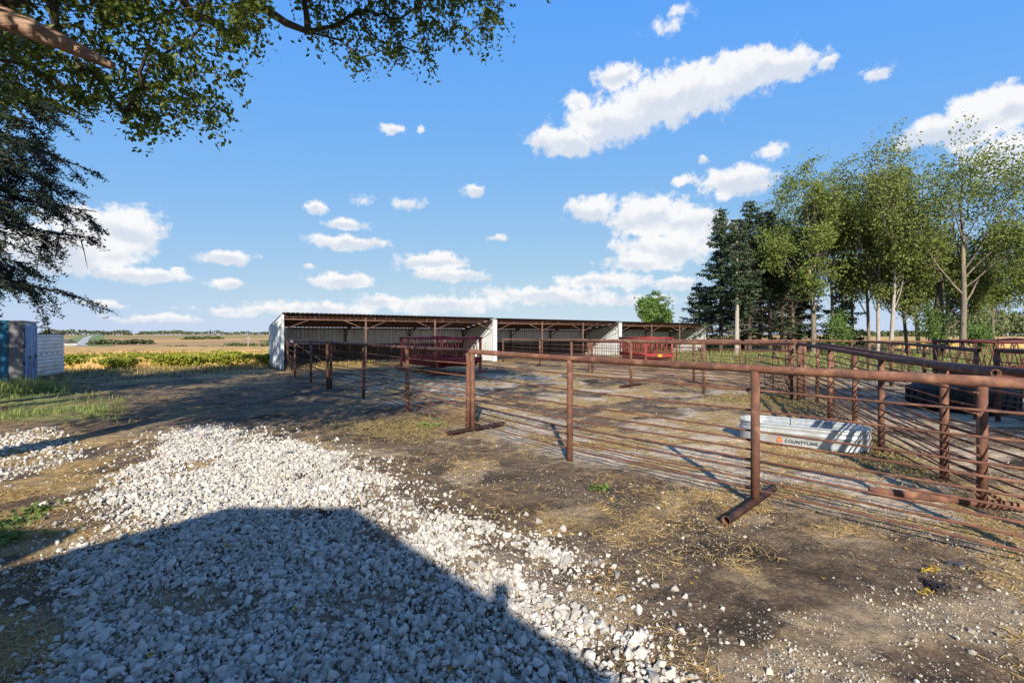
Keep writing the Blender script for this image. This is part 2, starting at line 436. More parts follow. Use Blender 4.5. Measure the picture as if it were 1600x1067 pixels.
def ground_material():
    m = bpy.data.materials.new('farmyard_ground'); m.use_nodes = True
    nt = m.node_tree; N, L = nt.nodes, nt.links
    b = N['Principled BSDF']; b.inputs['Roughness'].default_value = .95; b.inputs['Specular IOR Level'].default_value = .15
    tc = N.new('ShaderNodeTexCoord'); vec = tc.outputs['Object']
    at = N.new('ShaderNodeAttribute'); at.attribute_name = 'zone'
    sep = N.new('ShaderNodeSeparateColor'); L.new(at.outputs['Color'], sep.inputs[0])
    def noise(s, d=6, r=.6, out='Fac'):
        n = N.new('ShaderNodeTexNoise'); n.inputs['Scale'].default_value = s; n.inputs['Detail'].default_value = d; n.inputs['Roughness'].default_value = r
        L.new(vec, n.inputs['Vector']); return n.outputs[out]
    def ramp(f, lo, hi):
        n = N.new('ShaderNodeMapRange'); L.new(f, n.inputs[0]); n.inputs[1].default_value = lo; n.inputs[2].default_value = hi; return n.outputs[0]
    def mix(f, a, c):
        n = N.new('ShaderNodeMixRGB')
        if isinstance(f, float): n.inputs[0].default_value = f
        else: L.new(f, n.inputs[0])
        for i, v in ((1, a), (2, c)):
            if isinstance(v, tuple): n.inputs[i].default_value = (*v, 1)
            else: L.new(v, n.inputs[i])
        return n.outputs[0]
    def add(a, c, op='ADD', clamp=True):
        n = N.new('ShaderNodeMath'); n.operation = op; n.use_clamp = clamp
        for i, v in ((0, a), (1, c)):
            if isinstance(v, float): n.inputs[i].default_value = v
            else: L.new(v, n.inputs[i])
        return n.outputs[0]
    soil = mix(ramp(noise(3.0), .35, .65), (.050, .034, .023), (.150, .101, .064))
    soil = mix(ramp(noise(30, 4), .45, .75), soil, (.22, .16, .108))
    soil = mix(ramp(noise(.8, 5), .50, .64), soil, (.034, .024, .017))      # damp, manured patches
    grit = mix(ramp(noise(22, 5, .75), .35, .65), (.27, .205, .145), (.56, .46, .345))
    straw = mix(ramp(noise(40, 5, .8), .35, .68), (.16, .105, .055), (.48, .34, .16))
    grass = mix(ramp(noise(5, 6, .75), .35, .65), (.075, .12, .028), (.25, .22, .09))
    big = N.new('ShaderNodeTexVoronoi'); big.inputs['Scale'].default_value = .0035; L.new(vec, big.inputs['Vector'])
    sb = N.new('ShaderNodeSeparateColor'); L.new(big.outputs['Color'], sb.inputs[0])
    cropc = mix(ramp(noise(.02, 5), .3, .7), (.36, .22, .085), (.46, .31, .13))
    cropc = mix(ramp(sb.outputs[0], .55, .6), cropc, (.32, .20, .10))
    cropc = mix(ramp(sb.outputs[1], .90, .93), cropc, (.17, .18, .06))
    brk = noise(6, 6, .7)
    def fac(ch, w=.55): return ramp(add(ch, add(add(brk, .5, 'SUBTRACT', False), w * 2.2, 'MULTIPLY', False), 'ADD', False), .16, .84)
    c = mix(fac(sep.outputs[0]), soil, grit)
    def specks(scale, lo, hi, keep):      # pale chips too small to model
        v = N.new('ShaderNodeTexVoronoi'); v.inputs['Scale'].default_value = scale; L.new(vec, v.inputs['Vector'])
        sv = N.new('ShaderNodeSeparateColor'); L.new(v.outputs['Color'], sv.inputs[0])
        return add(ramp(v.outputs['Distance'], hi, lo), ramp(sv.outputs[0], keep, keep + .04), 'MULTIPLY')
    zone_ = ramp(add(noise(1.1, 4), add(sep.outputs[0], .35, 'MULTIPLY'), 'ADD', False), .42, .72)
    c = mix(add(specks(62, .22, .34, .55), zone_, 'MULTIPLY'), c, (.50, .44, .36))
    c = mix(add(specks(26, .20, .30, .72), zone_, 'MULTIPLY'), c, (.46, .41, .34))
    c = mix(add(specks(38, .25, .40, .7), .8, 'MULTIPLY'), c, (.055, .04, .028))
    c = mix(fac(sep.outputs[1]), c, straw)
    c = mix(fac(sep.outputs[2], .35), c, grass)
    c = mix(at.outputs['Alpha'], c, cropc)
    L.new(c, b.inputs['Base Color'])
    bp = N.new('ShaderNodeBump'); bp.inputs['Strength'].default_value = .7; bp.inputs['Distance'].default_value = .03
    pit = N.new('ShaderNodeTexVoronoi'); pit.feature = 'SMOOTH_F1'; pit.inputs['Scale'].default_value = 7.0; L.new(vec, pit.inputs['Vector'])   # trampled, hoof-marked surface
    L.new(add(noise(35, 7, .75), add(ramp(pit.outputs['Distance'], .1, .5), 1.1, 'MULTIPLY', False), 'ADD', False), bp.inputs['Height']); L.new(bp.outputs[0], b.inputs['Normal'])
    return m
ground = link_mesh('ground', gme, ground_material()); ground['kind'] = 'structure'

def gz(x, y): return float(ground_z(np.array([x]), np.array([y]))[0])

# a road climbing the far hillside
def strip(name, pts, w, m, dz=.25):
    V = []; F = []
    for i, (x, y) in enumerate(pts):
        a = pts[max(i - 1, 0)]; c = pts[min(i + 1, len(pts) - 1)]
        t = Vector((c[0] - a[0], c[1] - a[1])).normalized(); nn = Vector((-t.y, t.x)) * w / 2
        for sgn in (-1, 1):
            X = x + nn.x * sgn; Y = y + nn.y * sgn; V.append((X, Y, float(terrain(X, Y)) + dz))
        if i: F.append((2 * i - 2, 2 * i - 1, 2 * i + 1, 2 * i))
    me = bpy.data.meshes.new(name); me.from_pydata(V, [], F); me.update()
    o = link_mesh(name, me, m); o['kind'] = 'structure'; return o
rp = [(lerp(-.918, -.885, t) * Y, Y) for t, Y in zip(np.linspace(0, 1, 30), np.linspace(430, 1650, 30))]
strip('verge', rp, 46, mat('verge_grass', (.10, .16, .04), (.16, .19, .06), .05), .3)
strip('road', rp, 9, M['asphalt'], .55)

# ------------------------------------------------------------------ crop field
def crop_field():
    us = np.concatenate([np.linspace(-1.35, 1.35, 260)])
    ds = np.concatenate([np.linspace(0, 12, 40), np.geomspace(12.4, 330, 90)])
    rng = np.random.RandomState(3)
    xe = np.concatenate([-np.geomspace(420, 41, 30), np.linspace(-40, 60, 240), np.geomspace(61, 420, 30)])
    X, D = np.meshgrid(xe, ds, indexing='xy')
    Xs = X * (1 + D / 60.0 * (np.abs(X) / 60.0 > .0) * .35)
    Y = field_edge(X) + D
    Z = terrain(Xs, Y) + .42 + .30 * fbm(Xs, Y, 1.6, 3) + .1 * (rng.rand(*X.shape) - .5)
    Z[0] = terrain(Xs[0], Y[0]) + .02
    nyy, nxx = X.shape; ii = np.arange(nxx * nyy).reshape(nyy, nxx)
    F = np.stack([ii[:-1, :-1], ii[:-1, 1:], ii[1:, 1:], ii[1:, :-1]], -1).reshape(-1, 4)
    me = np_mesh('crop_field', np.stack([Xs, Y, Z], -1).reshape(-1, 3), F, False)
    m = mat('ripe_soybean_canopy', (.44, .285, .105), (.30, .185, .07), .9, .95, 0, .9, 3.0, (.50, .34, .14), .12, stretch=(1, .35, 1))
    tag(link_mesh('crop_field', me, m), 'ripe tan soybean field stretching away behind the sheds', 'crop field', kind='stuff')
crop_field()

def leaf_quads(C, size, rng, flat=0.0, aspect=.55, droop=0.0):
    """rhombus leaves (two triangles each, slightly folded) at centres C"""
    n = len(C)
    size = np.broadcast_to(np.asarray(size, float), (n,)) * rng.uniform(.7, 1.3, n)
    a = rng.normal(size=(n, 3)); a[:, 2] = a[:, 2] * (1 - flat) - droop
    a /= np.linalg.norm(a, axis=1)[:, None] + 1e-9
    b = rng.normal(size=(n, 3)); b[:, 2] *= (1 - flat)
    b -= a * (a * b).sum(1)[:, None]; b /= np.linalg.norm(b, axis=1)[:, None] + 1e-9
    c = np.cross(a, b)
    h = size[:, None] * .5; w = h * aspect
    V = np.stack([C - a * h, C + b * w - a * h * .1 + c * w * .35, C + a * h, C - b * w - a * h * .1 + c * w * .35], 1).reshape(-1, 3)
    i = np.arange(n)[:, None] * 4
    F = np.concatenate([i + np.array([[0, 1, 2]]), i + np.array([[0, 2, 3]])], 0)
    return V, F
def leaves_obj(name, C, size, rng, m, parent=None, **k):
    C = np.asarray(C, float)
    if parent is not None: C = C - np.array(parent.location)
    V, F = leaf_quads(C, size, rng, **k)
    return link_mesh(name, np_mesh(name, V, F), m, parent)

rng = np.random.RandomState(11)
def soy_edge():
    n = 64000
    x = rng.uniform(-46, -9.5, n); d = rng.exponential(3.2, n)
    k = d < 16; x = x[k]; d = d[k]
    y = field_edge(x) + d * 1.0 + (fbm(x, x * 0, .9, 2) - .5) * 1.2
    h = .45 + .45 * fbm(x, y, .8, 3)
    z = terrain(x, y) + h * np.sqrt(rng.rand(len(x)))
    yel = d < 6.5 * fbm(x + 9, y, .5, 2) + 2.0
    C = np.stack([x, y, z], -1)
    tag(leaves_obj('soybean_plants', C[yel], .15, rng, M['soy'], aspect=.8), 'yellow green soybean plants along the near edge of the field', 'soybean plants', kind='stuff')
    tag(leaves_obj('dry_soybean_plants', C[~yel], .15, rng, M['soy_dry'], aspect=.6), 'dry brown soybean plants just behind the yellow edge rows', 'soybean plants', kind='stuff')
    n = 9000
    x = rng.uniform(10, 60, n); y = field_edge(x) + rng.exponential(4, n)
    z = terrain(x, y) + .75 * np.sqrt(rng.rand(n))
    tag(leaves_obj('soybean_plants', np.stack([x, y, z], -1), .22, rng, M['soy'], aspect=.8), 'yellow soybean rows seen between the trunks of the windbreak', 'soybean plants', kind='stuff')
soy_edge()

# ------------------------------------------------------------------ far hedgerows and woods
def hedge(name, label, cat, pts, width, height, n, size, seed, shape=None):
    r = np.random.RandomState(seed)
    pts = np.array(pts, float); seg = np.hypot(*(pts[1:] - pts[:-1]).T); cum = np.concatenate([[0], np.cumsum(seg)])
    s = r.rand(n) * cum[-1]
    x = np.interp(s, cum, pts[:, 0]); y = np.interp(s, cum, pts[:, 1])
    hh = height * (.35 + 1.0 * fbm(s / cum[-1] * 23 + seed, s * 0 + seed, 1.0, 3)) * np.clip(np.minimum(s, cum[-1] - s) / (.06 * cum[-1]), .3, 1)
    x += r.normal(size=n) * width * .3; y += r.normal(size=n) * width * .3
    z = terrain(x, y) + hh * np.sqrt(r.rand(n))
    return tag(leaves_obj(name, np.stack([x, y, z], -1), size, r, M['far_green'], aspect=.9), label, cat, kind='stuff')
def fp(u, Y): return ((u - 800) / FPX * Y, Y)
hedge('hedgerow', 'dark hedgerow running right from the far road', 'hedgerow', [fp(140, 470), fp(190, 480), fp(237, 500)], 7, 5.0, 2200, 1.8, 1)
hedge('hedgerow', 'short dark hedgerow in the middle of the far field', 'hedgerow', [fp(258, 330), fp(291, 335)], 4, 3.2, 700, 1.3, 2)
hedge('hedgerow', 'low dark hedgerow left of the utility pole', 'hedgerow', [fp(305, 300), fp(352, 300)], 4, 3.6, 900, 1.2, 3)
hedge('hedgerow', 'thick dark hedgerow behind the utility pole beside the first shed', 'hedgerow', [fp(356, 280), fp(400, 278), fp(460, 275)], 6, 5.5, 1800, 1.3, 4)
hedge('hedgerow', 'small distant tree row high on the tan hillside', 'hedgerow', [fp(287, 720), fp(345, 760)], 8, 5, 900, 2.2, 5)
hedge('wood', 'thin line of trees along the far left horizon', 'trees', [fp(60, 1500), fp(170, 1550), fp(205, 1550)], 20, 17, 1500, 5, 6)
hedge('wood', 'low tree line on the horizon left of the sheds', 'trees', [fp(215, 1900), fp(300, 1650), fp(460, 1600)], 20, 14, 2600, 5, 7)
hedge('wood', 'low distant trees on the horizon behind the sheds', 'trees', [fp(460, 1600), fp(800, 1600), fp(1100, 1500)], 20, 12, 3200, 5, 8)
hedge('wood', 'rounded green wood on the field horizon at the right edge', 'trees', [fp(1490, 200), fp(1545, 215), fp(1700, 215)], 16, 10.5, 5200, 1.5, 9)
hedge('wood', 'small bushes on the horizon behind the windbreak trunks', 'trees', [fp(1330, 260), fp(1460, 250)], 8, 3.5, 1500, 1.2, 10)

# ------------------------------------------------------------------ sheds
SH_D = Vector((.8097, .5868, 0)); SH_N = Vector((-.5868, .8097, 0)); SH_ROT = math.atan2(SH_D.y, SH_D.x)
def ribbed(w, h0, h1, ribs=4, depth=.022, vert=True):
    """sheet in local x (width) / z (height); ribs stand proud towards -y; top edge slopes from h0 to h1"""
    xs = [0.0]; ys = [0.0]
    for k in range(ribs):
        c = w * (k + .5) / ribs
        for dx, yy in ((-.035, 0), (-.014, -depth), (.014, -depth), (.035, 0)):
            xs.append(c + dx); ys.append(yy)
    xs.append(w); ys.append(0.0)
    V = []; F = []
    for i, (x, y) in enumerate(zip(xs, ys)):
        V += [(x, y, 0), (x, y, lerp(h0, h1, x / w))]
        if i: F.append((2 * i - 2, 2 * i, 2 * i + 1, 2 * i - 1))
    return V, F
def shed(label, origin, length, hf, hb, depth, seed):
    s = thing('loafing_shed', label, 'shed', (origin[0], origin[1], 0), SH_ROT, 'open fronted sheds in a row')
    npn = 14; pw = length / npn; wm = M['white_metal']
    zsplit = 1.22
    V, F = ribbed(pw - .004, hb - zsplit, hb - zsplit); me = bpy.data.meshes.new('wall_panel'); me.from_pydata(V, [], F); me.update()
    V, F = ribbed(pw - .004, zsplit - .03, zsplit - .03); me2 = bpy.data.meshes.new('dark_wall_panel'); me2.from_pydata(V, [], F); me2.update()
    sl = math.atan2(hf - hb, depth); rl = depth / math.cos(sl)
    V, F = ribbed(pw - .003, rl + .35, rl + .35, 4, .03); me3 = bpy.data.meshes.new('roof_panel'); me3.from_pydata(V, [], F); me3.update()
    for i in range(npn):
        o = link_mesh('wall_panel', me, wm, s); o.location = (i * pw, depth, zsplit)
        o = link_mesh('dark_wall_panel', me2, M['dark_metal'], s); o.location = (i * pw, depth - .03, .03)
        o = link_mesh('roof_panel', me3, M['roof_metal'], s)
        o.location = (i * pw, depth + .12, hb + .09 - .12 * math.tan(sl)); o.rotation_euler = (R(90) - sl, 0, 0)
    # end walls in panels of about 0.9 m
    ne = 5; ew = depth / ne
    for x, sg in ((0, 1), (length, -1)):
        for k in range(ne):
            y0, y1 = k * ew, (k + 1) * ew
            V, F = ribbed(ew - .004, lerp(hf, hb, y0 / depth) - .03, lerp(hf, hb, y1 / depth) - .03)
            V = [(x + (-v[1] if sg < 0 else v[1]), y0 + v[0], v[2] + .03) for v in V]
            b = MB(); b.add(V, F); b.build('gable_panel', wm, s)
        b = MB(); b.box(x - .07, x + .07, -.06, .05, 0, hf + .02); b.build('corner_trim', wm, s)
    # frame
    rm = M['rust_dark']; rl_ = M['frame_rust']
    hz = hf - .22
    b = MB(); b.path([(0.1, .07, hz), (length - .1, .07, hz)], .04, 8); b.build('header_pipe', rl_, s)
    for k in range(1, 3):
        x = length * k / 3
        b = MB(); b.path([(x, .07, 0), (x, .07, hf - .02)], .055, 10); b.build('post', rl_, s)
    for k in range(4):
        x = min(max(length * k / 3, .12), length - .12)
        b = MB(); b.path([(x, depth - .14, 0), (x, depth - .14, hb - .05)], .05, 8); b.build('wall_post', rm, s)
        b = MB(); b.path([(x, .1, hf - .12), (x, depth - .1, hb - .10)], .045, 6); b.build('rafter', rm, s)
        if 0 < k < 4: 
            b = MB(); b.path([(x, depth - .16, hb - .55), (x, depth - 1.1, hb + .02)], .03, 6); b.build('roof_brace', rm, s)
        for sg in (-1, 1):
            x2 = x + sg * 1.25
            if 0 < x2 < length:
                b = MB(); b.path([(x, .07, hz - .5), (x2, .07, hz)], .026, 6); b.build('knee_brace', rl_, s)
    for k in range(12):
        x = length * (k + .5) / 12
        if k % 4 in (0, 3) or k % 2:
            b = MB(); b.path([(x, .07, hz), (x, .07, hf + .0)], .028, 6); b.build('stub', rl_, s)
    for k in range(6):
        t = (k + .15) / 5.4
        y = depth * t; z = lerp(hf, hb, t) - .03
        b = MB(); b.box(.08, length - .08, y - .03, y + .03, z - .06, z + .04); b.build('purlin', rm, s)
    return s
O1 = Vector((-11.75, 24.0, 0))
def at_u(u):
    k = (u - 800) / FPX
    t = (k * O1.y - O1.x) / (SH_D.x - k * SH_D.y)
    return O1 + SH_D * t, t
B, tB = at_u(774.5); C2, tC = at_u(970); D2, tD = at_u(1102)
GAP = .16
shed('first open shed with white left end wall beside the soybean field', O1, tB - GAP, 2.82, 2.20, 4.1, 1)
shed('middle open shed of the row, white corner trim at its left', B, tC - tB - GAP, 2.80, 2.18, 4.1, 2)
shed('last open shed of the row nearest the dark evergreens', C2, tD - tC, 2.78, 2.16, 4.1, 3)

# ------------------------------------------------------------------ pipe fences
RODS = [1.23, 1.01, .79, .685, .58, .475, .37, .265, .16]
def fence(label, pts, H=1.46, rods=RODS, side=1, r=.044, rail=.043, rod=.0115, m='rust', feet=(), rail_ext=(0.05, 0.05), group=None, seed=0, name='fence_panel', rod_mat=None):
    rr = random.Random(seed)
    P = [Vector((p[0], p[1], 0)) for p in pts]; Hs = [p[2] if len(p) > 2 else H for p in pts]
    base = P[0].copy(); base.z = gz(P[0].x, P[0].y)
    t = thing(name, label, 'fence', base, 0, group)
    G = [gz(p.x, p.y) for p in P]
    mm = M[m]; rmat = M[rod_mat] if rod_mat else mm
    for i, p in enumerate(P):
        b = MB(); lean = Vector((rr.uniform(-.012, .012), rr.uniform(-.012, .012), 0))
        b.path([p - base + Vector((0, 0, G[i] - .06)), p + lean - base + Vector((0, 0, Hs[i] - rail * .6))], [r * 1.02, r], 14)
        b.build('post', mm, t)
    tops = [p - base + Vector((0, 0, h)) for p, h in zip(P, Hs)]
    d0 = (tops[1] - tops[0]).normalized(); d1 = (tops[-1] - tops[-2]).normalized()
    full = [tops[0] - d0 * rail_ext[0]] + tops[1:-1] + [tops[-1] + d1 * rail_ext[1]]
    if len(tops) == 2: full = [tops[0] - d0 * rail_ext[0], tops[1] + d1 * rail_ext[1]]
    b = MB(); b.pipe(full, rail, 16); tr = b.build('top_rail', mm, t)
    b = MB(); b.path([full[0] + d0 * .05] + full[1:-1] + [full[-1] - d1 * .05], rail - .009, 12); b.build('shade_plug', M['bore_shade'], tr)  # solid dark plug standing for the shade in the rail mouths
    for z in rods:
        q = []
        for i in range(len(P)):
            dn = (P[min(i + 1, len(P) - 1)] - P[max(i - 1, 0)]).normalized(); nn = Vector((dn.y, -dn.x, 0)) * side
            q.append(P[i] - base + nn * (r + rod * .9) + Vector((0, 0, z * Hs[i] / 1.46 + rr.uniform(-.006, .006))))
            if i < len(P) - 1:
                mid = (P[i] + P[i + 1]) / 2 - base + nn * (r + rod * .9)
                q.append(mid + Vector((rr.uniform(-.01, .01), rr.uniform(-.01, .01), z * (Hs[i] + Hs[i + 1]) / 2.92 + rr.uniform(-.014, .008))))
        q[0] = q[0] - d0 * .05; q[-1] = q[-1] + d1 * .05
        b = MB(); b.path(q, rod, 7); b.build('rod', rmat, t)
    for (i, a, c, dirv) in feet:
        dn = Vector((dirv[0], dirv[1], 0)).normalized()
        z0 = .05
        p0 = P[i] - base + dn * a; p1 = P[i] - base + dn * c
        w0 = P[i] + dn * a; w1 = P[i] + dn * c
        b = MB(); b.pipe([p0 + Vector((0, 0, gz(w0.x, w0.y) + z0)), p1 + Vector((0, 0, gz(w1.x, w1.y) + z0))], .043, 14); fo = b.build('foot', mm, t)
        b = MB(); b.path([p0 + dn * .05 + Vector((0, 0, gz(w0.x, w0.y) + z0)), p1 - dn * .05 + Vector((0, 0, gz(w1.x, w1.y) + z0))], .033, 10); b.build('shade_plug', M['bore_shade'], fo)  # dark plug again, painted shade inside the foot pipe
        b = MB(); b.path([P[i] - base + dn * .22 + Vector((0, 0, z0 + G[i])), P[i] - base + Vector((0, 0, G[i] + .2))], .02, 6); b.build('foot_brace', mm, t)
    return t
G1 = 'pipe fence panels of the cattle pens'
perp = (1.04, .98)
dA = Vector((-1.72, 1.84)).normalized()
p1 = Vector(px(1180, 790)); p2 = Vector(px(890, 721)); p3 = Vector(px(739, 676))
p0 = p1 - dA * 2.45
fence('long rusty panel in front, from mid picture to the right edge', [(p3.x, p3.y, 1.49), (p2.x, p2.y, 1.46), (p1.x, p1.y, 1.44), (p0.x, p0.y, 1.43)], side=-1,
      feet=[(2, -.74, .55, perp), (0, -.62, .75, perp), (3, -.95, .7, perp)], group=G1, seed=1, rail_ext=(.08, .1))
q3 = Vector(px(731, 673)); q4 = Vector(px(637, 645)); q5 = Vector(px(568, 622)); q6 = Vector(px(517, 608))
fence('rusty panel between the doubled post and the dark chained post, sunlit', [(q3.x, q3.y, 1.50), (q4.x, q4.y, 1.50), (q5.x, q5.y, 1.52), (q6.x, q6.y, 1.54)], side=-1,
      group=G1, seed=2)
q7 = Vector(px(512, 609)); q8 = Vector(px(486, 597)); q9 = Vector(px(461, 589)); q10 = (-11.35, 23.75)
fence('rusty panel running up to the first shed corner', [(q7.x, q7.y, 1.55), (q8.x, q8.y, 1.55), (q9.x, q9.y, 1.55), (q10[0], q10[1], 1.56)], side=-1, group=G1, seed=3)
# right hand lines
fence('inner rusty panel ending in an open pipe beside the stock tank', [(4.86, 4.85, 1.42), (5.62, 7.14, 1.45), (6.85, 10.1, 1.5), (7.85, 12.85, 1.55)], side=-1,
      feet=[(0, -.95, .8, (.88, -.42))], group=G1, seed=4, rail_ext=(.22, .05))
fence('outer rusty panel close behind the inner one, running off the right edge', [(4.72, 3.3, 1.42), (5.30, 5.75, 1.43), (7.05, 9.65, 1.5), (7.75, 11.35, 1.53), (8.2, 12.6, 1.55)], side=1,
      group=G1, seed=5, m='rust', rail_ext=(.3, .05))
fence('rusty cross panel from the fence corner towards the sheds', [(7.75, 13.0, 1.55), (5.87, 14.35, 1.55), (4.14, 16.3, 1.55), (2.29, 18.05, 1.56)], side=1,
      feet=[(2, -.7, .6, perp)], group=G1, seed=6)
fence('far divider panel from the shed row to the cross fence', [(-.6, 31.4, 1.5), (1.6, 26.9, 1.5), (3.66, 22.4, 1.55)], side=1, group=G1, seed=7)
fence('far divider panel right of the second feeder, meeting the fence corner', [(3.8, 22.2, 1.55), (6.9, 17.8, 1.55), (8.3, 13.3, 1.55)], side=1, group=G1, seed=8)
fence('back pen panel crossing in front of the evergreen trunks', [(7.0, 29.6, 1.5), (9.6, 27.3, 1.5), (12.2, 25.1, 1.5)], side=1, group=G1, seed=9)
fence('back pen panel in front of the pale broadleaf trunks', [(12.4, 24.9, 1.5), (14.9, 22.9, 1.5), (17.4, 20.9, 1.5)], side=1, group=G1, seed=10)
fence('back pen panel at the right edge beside the third feeder', [(17.6, 20.8, 1.5), (20.4, 18.6, 1.5), (23.5, 16.2, 1.5)], side=1, group=G1, seed=11)
fence('dark rail panel of the right pen ending in a small open pipe', [(9.9, 10.0, 1.47), (11.6, 13.2, 1.5), (13.3, 16.4, 1.5)], side=1, group=G1, seed=12, rail_ext=(.12, .05))
fence('farther panel of the right pen below the broadleaf trees', [(13.4, 16.6, 1.5), (15.2, 20.0, 1.5), (17.1, 23.6, 1.5)], side=1, group=G1, seed=13)
fence('short panel of the right pen at the right edge of the picture', [(10.1, 9.75, 1.47), (9.6, 7.9, 1.47), (9.1, 6.0, 1.47)], side=1, group=G1, seed=14)
fence('right pen panel between the fence corner and the tall trees', [(8.6, 14.0, 1.5), (11.0, 18.6, 1.5), (13.2, 22.6, 1.5)], side=1, group=G1, seed=15)

def gate(label, a, c, z0, z1, nb, name='gate'):
    a = Vector((a[0], a[1], 0)); c = Vector((c[0], c[1], 0)); base = a.copy(); base.z = gz(a.x, a.y)
    t = thing(name, label, 'gate', base); d = c - a; U = Vector((0, 0, 1)); m = M['rust_dark']
    for e in (0, 1, .5):
        b = MB(); b.path([d * e + U * z0, d * e + U * z1], .02, 8); b.build('upright', m, t)
    for k in range(nb):
        z = lerp(z0, z1, k / (nb - 1)); b = MB(); b.path([U * z, d + U * z], .019, 8); b.build('bar', m, t)
    b = MB(); b.path([U * z0, d * .5 + U * z1], .014, 6); b.build('brace', m, t)
    return t
gate('dark bar gate standing open at the fence corner', (7.8, 13.1), (8.45, 16.1), .2, 1.36, 6)

def wire_panel():
    a = Vector((4.9, 29.2, 0)); c = Vector((12.6, 31.2, 0)); base = a.copy(); base.z = gz(a.x, a.y)
    t = thing('wire_panel_fence', 'upright wire mesh panel behind the second red feeder', 'fence', base)
    d = c - a; U = Vector((0, 0, 1)); n = 52
    for k in range(n + 1):
        b = MB(); b.path([d * (k / n) + U * .12, d * (k / n) + U * 1.3], .011, 4, smooth=False); b.build('vertical_wire', M['rust'], t)
    for z in (.12, .4, .7, 1.0, 1.3):
        b = MB(); b.path([U * z, d + U * z], .012, 5); b.build('horizontal_wire', M['rust'], t)
    for e in (0, .33, .67, 1):
        b = MB(); b.path([d * e + U * -.05, d * e + U * 1.45], .045, 8); b.build('post', M['rust'], t)
wire_panel()

# ------------------------------------------------------------------ hay feeders
def feeder(label, loc, rot, L, W, H=1.62, vstyle=False, reflector=False, mm='red'):
    t = thing('hay_feeder', label, 'hay feeder', (loc[0], loc[1], gz(*loc)), rot, 'red hay feeders')
    red = M[mm]; wr = M['red_worn'] if mm == 'red' else M['rust_dark']
    zt, zm, zb = H, .70, .34
    for x in (0.05, L - .05):
        for y in (0.05, W - .05):
            b = MB(); b.box(x - .045, x + .045, y - .045, y + .045, 0.05, H - .03); b.build('leg', wr, t)
    for y in (.05, W - .05):
        b = MB(); b.path([(-.35, y, .22), (-.12, y, .06), (L + .12, y, .06), (L + .35, y, .22)], .045, 8); b.build('skid', wr, t)
    def ring(z, nm, r):
        for (a, c) in (((0, 0), (L, 0)), ((L, 0), (L, W)), ((L, W), (0, W)), ((0, W), (0, 0))):
            b = MB(); b.path([(a[0], a[1], z), (c[0], c[1], z)], r, 8); b.build(nm, red, t)
    ring(zt, 'top_rail', .05); ring(zm, 'tray_rail', .04)
    # sloped tray sheets with some thickness
    ins = .38
    top = [(0, 0, zm - .03), (L, 0, zm - .03), (L, W, zm - .03), (0, W, zm - .03)]
    bot = [(ins * .3, ins, zb), (L - ins * .3, ins, zb), (L - ins * .3, W - ins, zb), (ins * .3, W - ins, zb)]
    b = MB()
    b.add(top + bot + [(x, y, z + .02) for x, y, z in bot], [(0, 1, 5, 4), (1, 2, 6, 5), (2, 3, 7, 6), (3, 0, 4, 7), (4, 5, 6, 7), (8, 9, 10, 11)]); b.build('tray', red, t)
    for y0 in (-.02, W):
        b = MB(); b.box(0, L, y0, y0 + .02, zm - .15, zm - .03); b.build('side_plate', red, t)
    def bars(p, q):
        p = Vector(p); q = Vector(q); n = max(4, int((q - p).length / (.27 if not vstyle else .5))); d = (q - p) / n
        for k in range(n):
            if vstyle:
                for sg in (0, 1):
                    b = MB(); b.path([p + d * (k + .5) + Vector((0, 0, zm)), p + d * (k + sg) + Vector((0, 0, zt))], .02, 6); b.build('slant_bar', wr, t)
            else:
                off = .5 if k < n - 1 else .0
                b = MB(); b.path([p + d * (k + .25) + Vector((0, 0, zm)), p + d * min(k + .95, n) + Vector((0, 0, zt))], .02, 6); b.build('slant_bar', wr, t)
    bars((0, 0, 0), (L, 0, 0)); bars((0, W, 0), (L, W, 0)); bars((0, 0, 0), (0, W, 0)); bars((L, 0, 0), (L, W, 0))
    b = MB(); b.path([(L * .5, 0, zt), (L * .5, W * .5, zt + .08), (L * .5, W, zt)], .03, 8); b.build('hoop', red, t)
    for f in (.25, .5, .75):
        b = MB(); b.path([(L * f, ins, zb + .02), (L * f, W * .5, zm + .12), (L * f, W - ins, zb + .02)], .02, 6); b.build('hay_saver_bar', wr, t)
    if reflector:
        b = MB(); b.box(L * .45, L * .45 + .24, -.035, -.02, zm - .15, zm - .02); b.build('reflector', M['orange'], t)
    return t
a = Vector(px(682, 588)); c = Vector(px(750, 584))
feeder('red hay feeder in front of the first shed, nearest of the feeders', a, math.atan2(c.y - a.y, c.x - a.x), (c - a).length + .1, 3.9)
feeder('red hay feeder with orange reflector in front of the last two sheds', (7.55, 26.6), R(12), 1.75, 3.4, reflector=True)
feeder('dark red feeder with zigzag bars at the right edge of the picture', (14.15, 13.7), R(5), 3.6, 1.9, H=1.57, vstyle=True, mm='maroon')
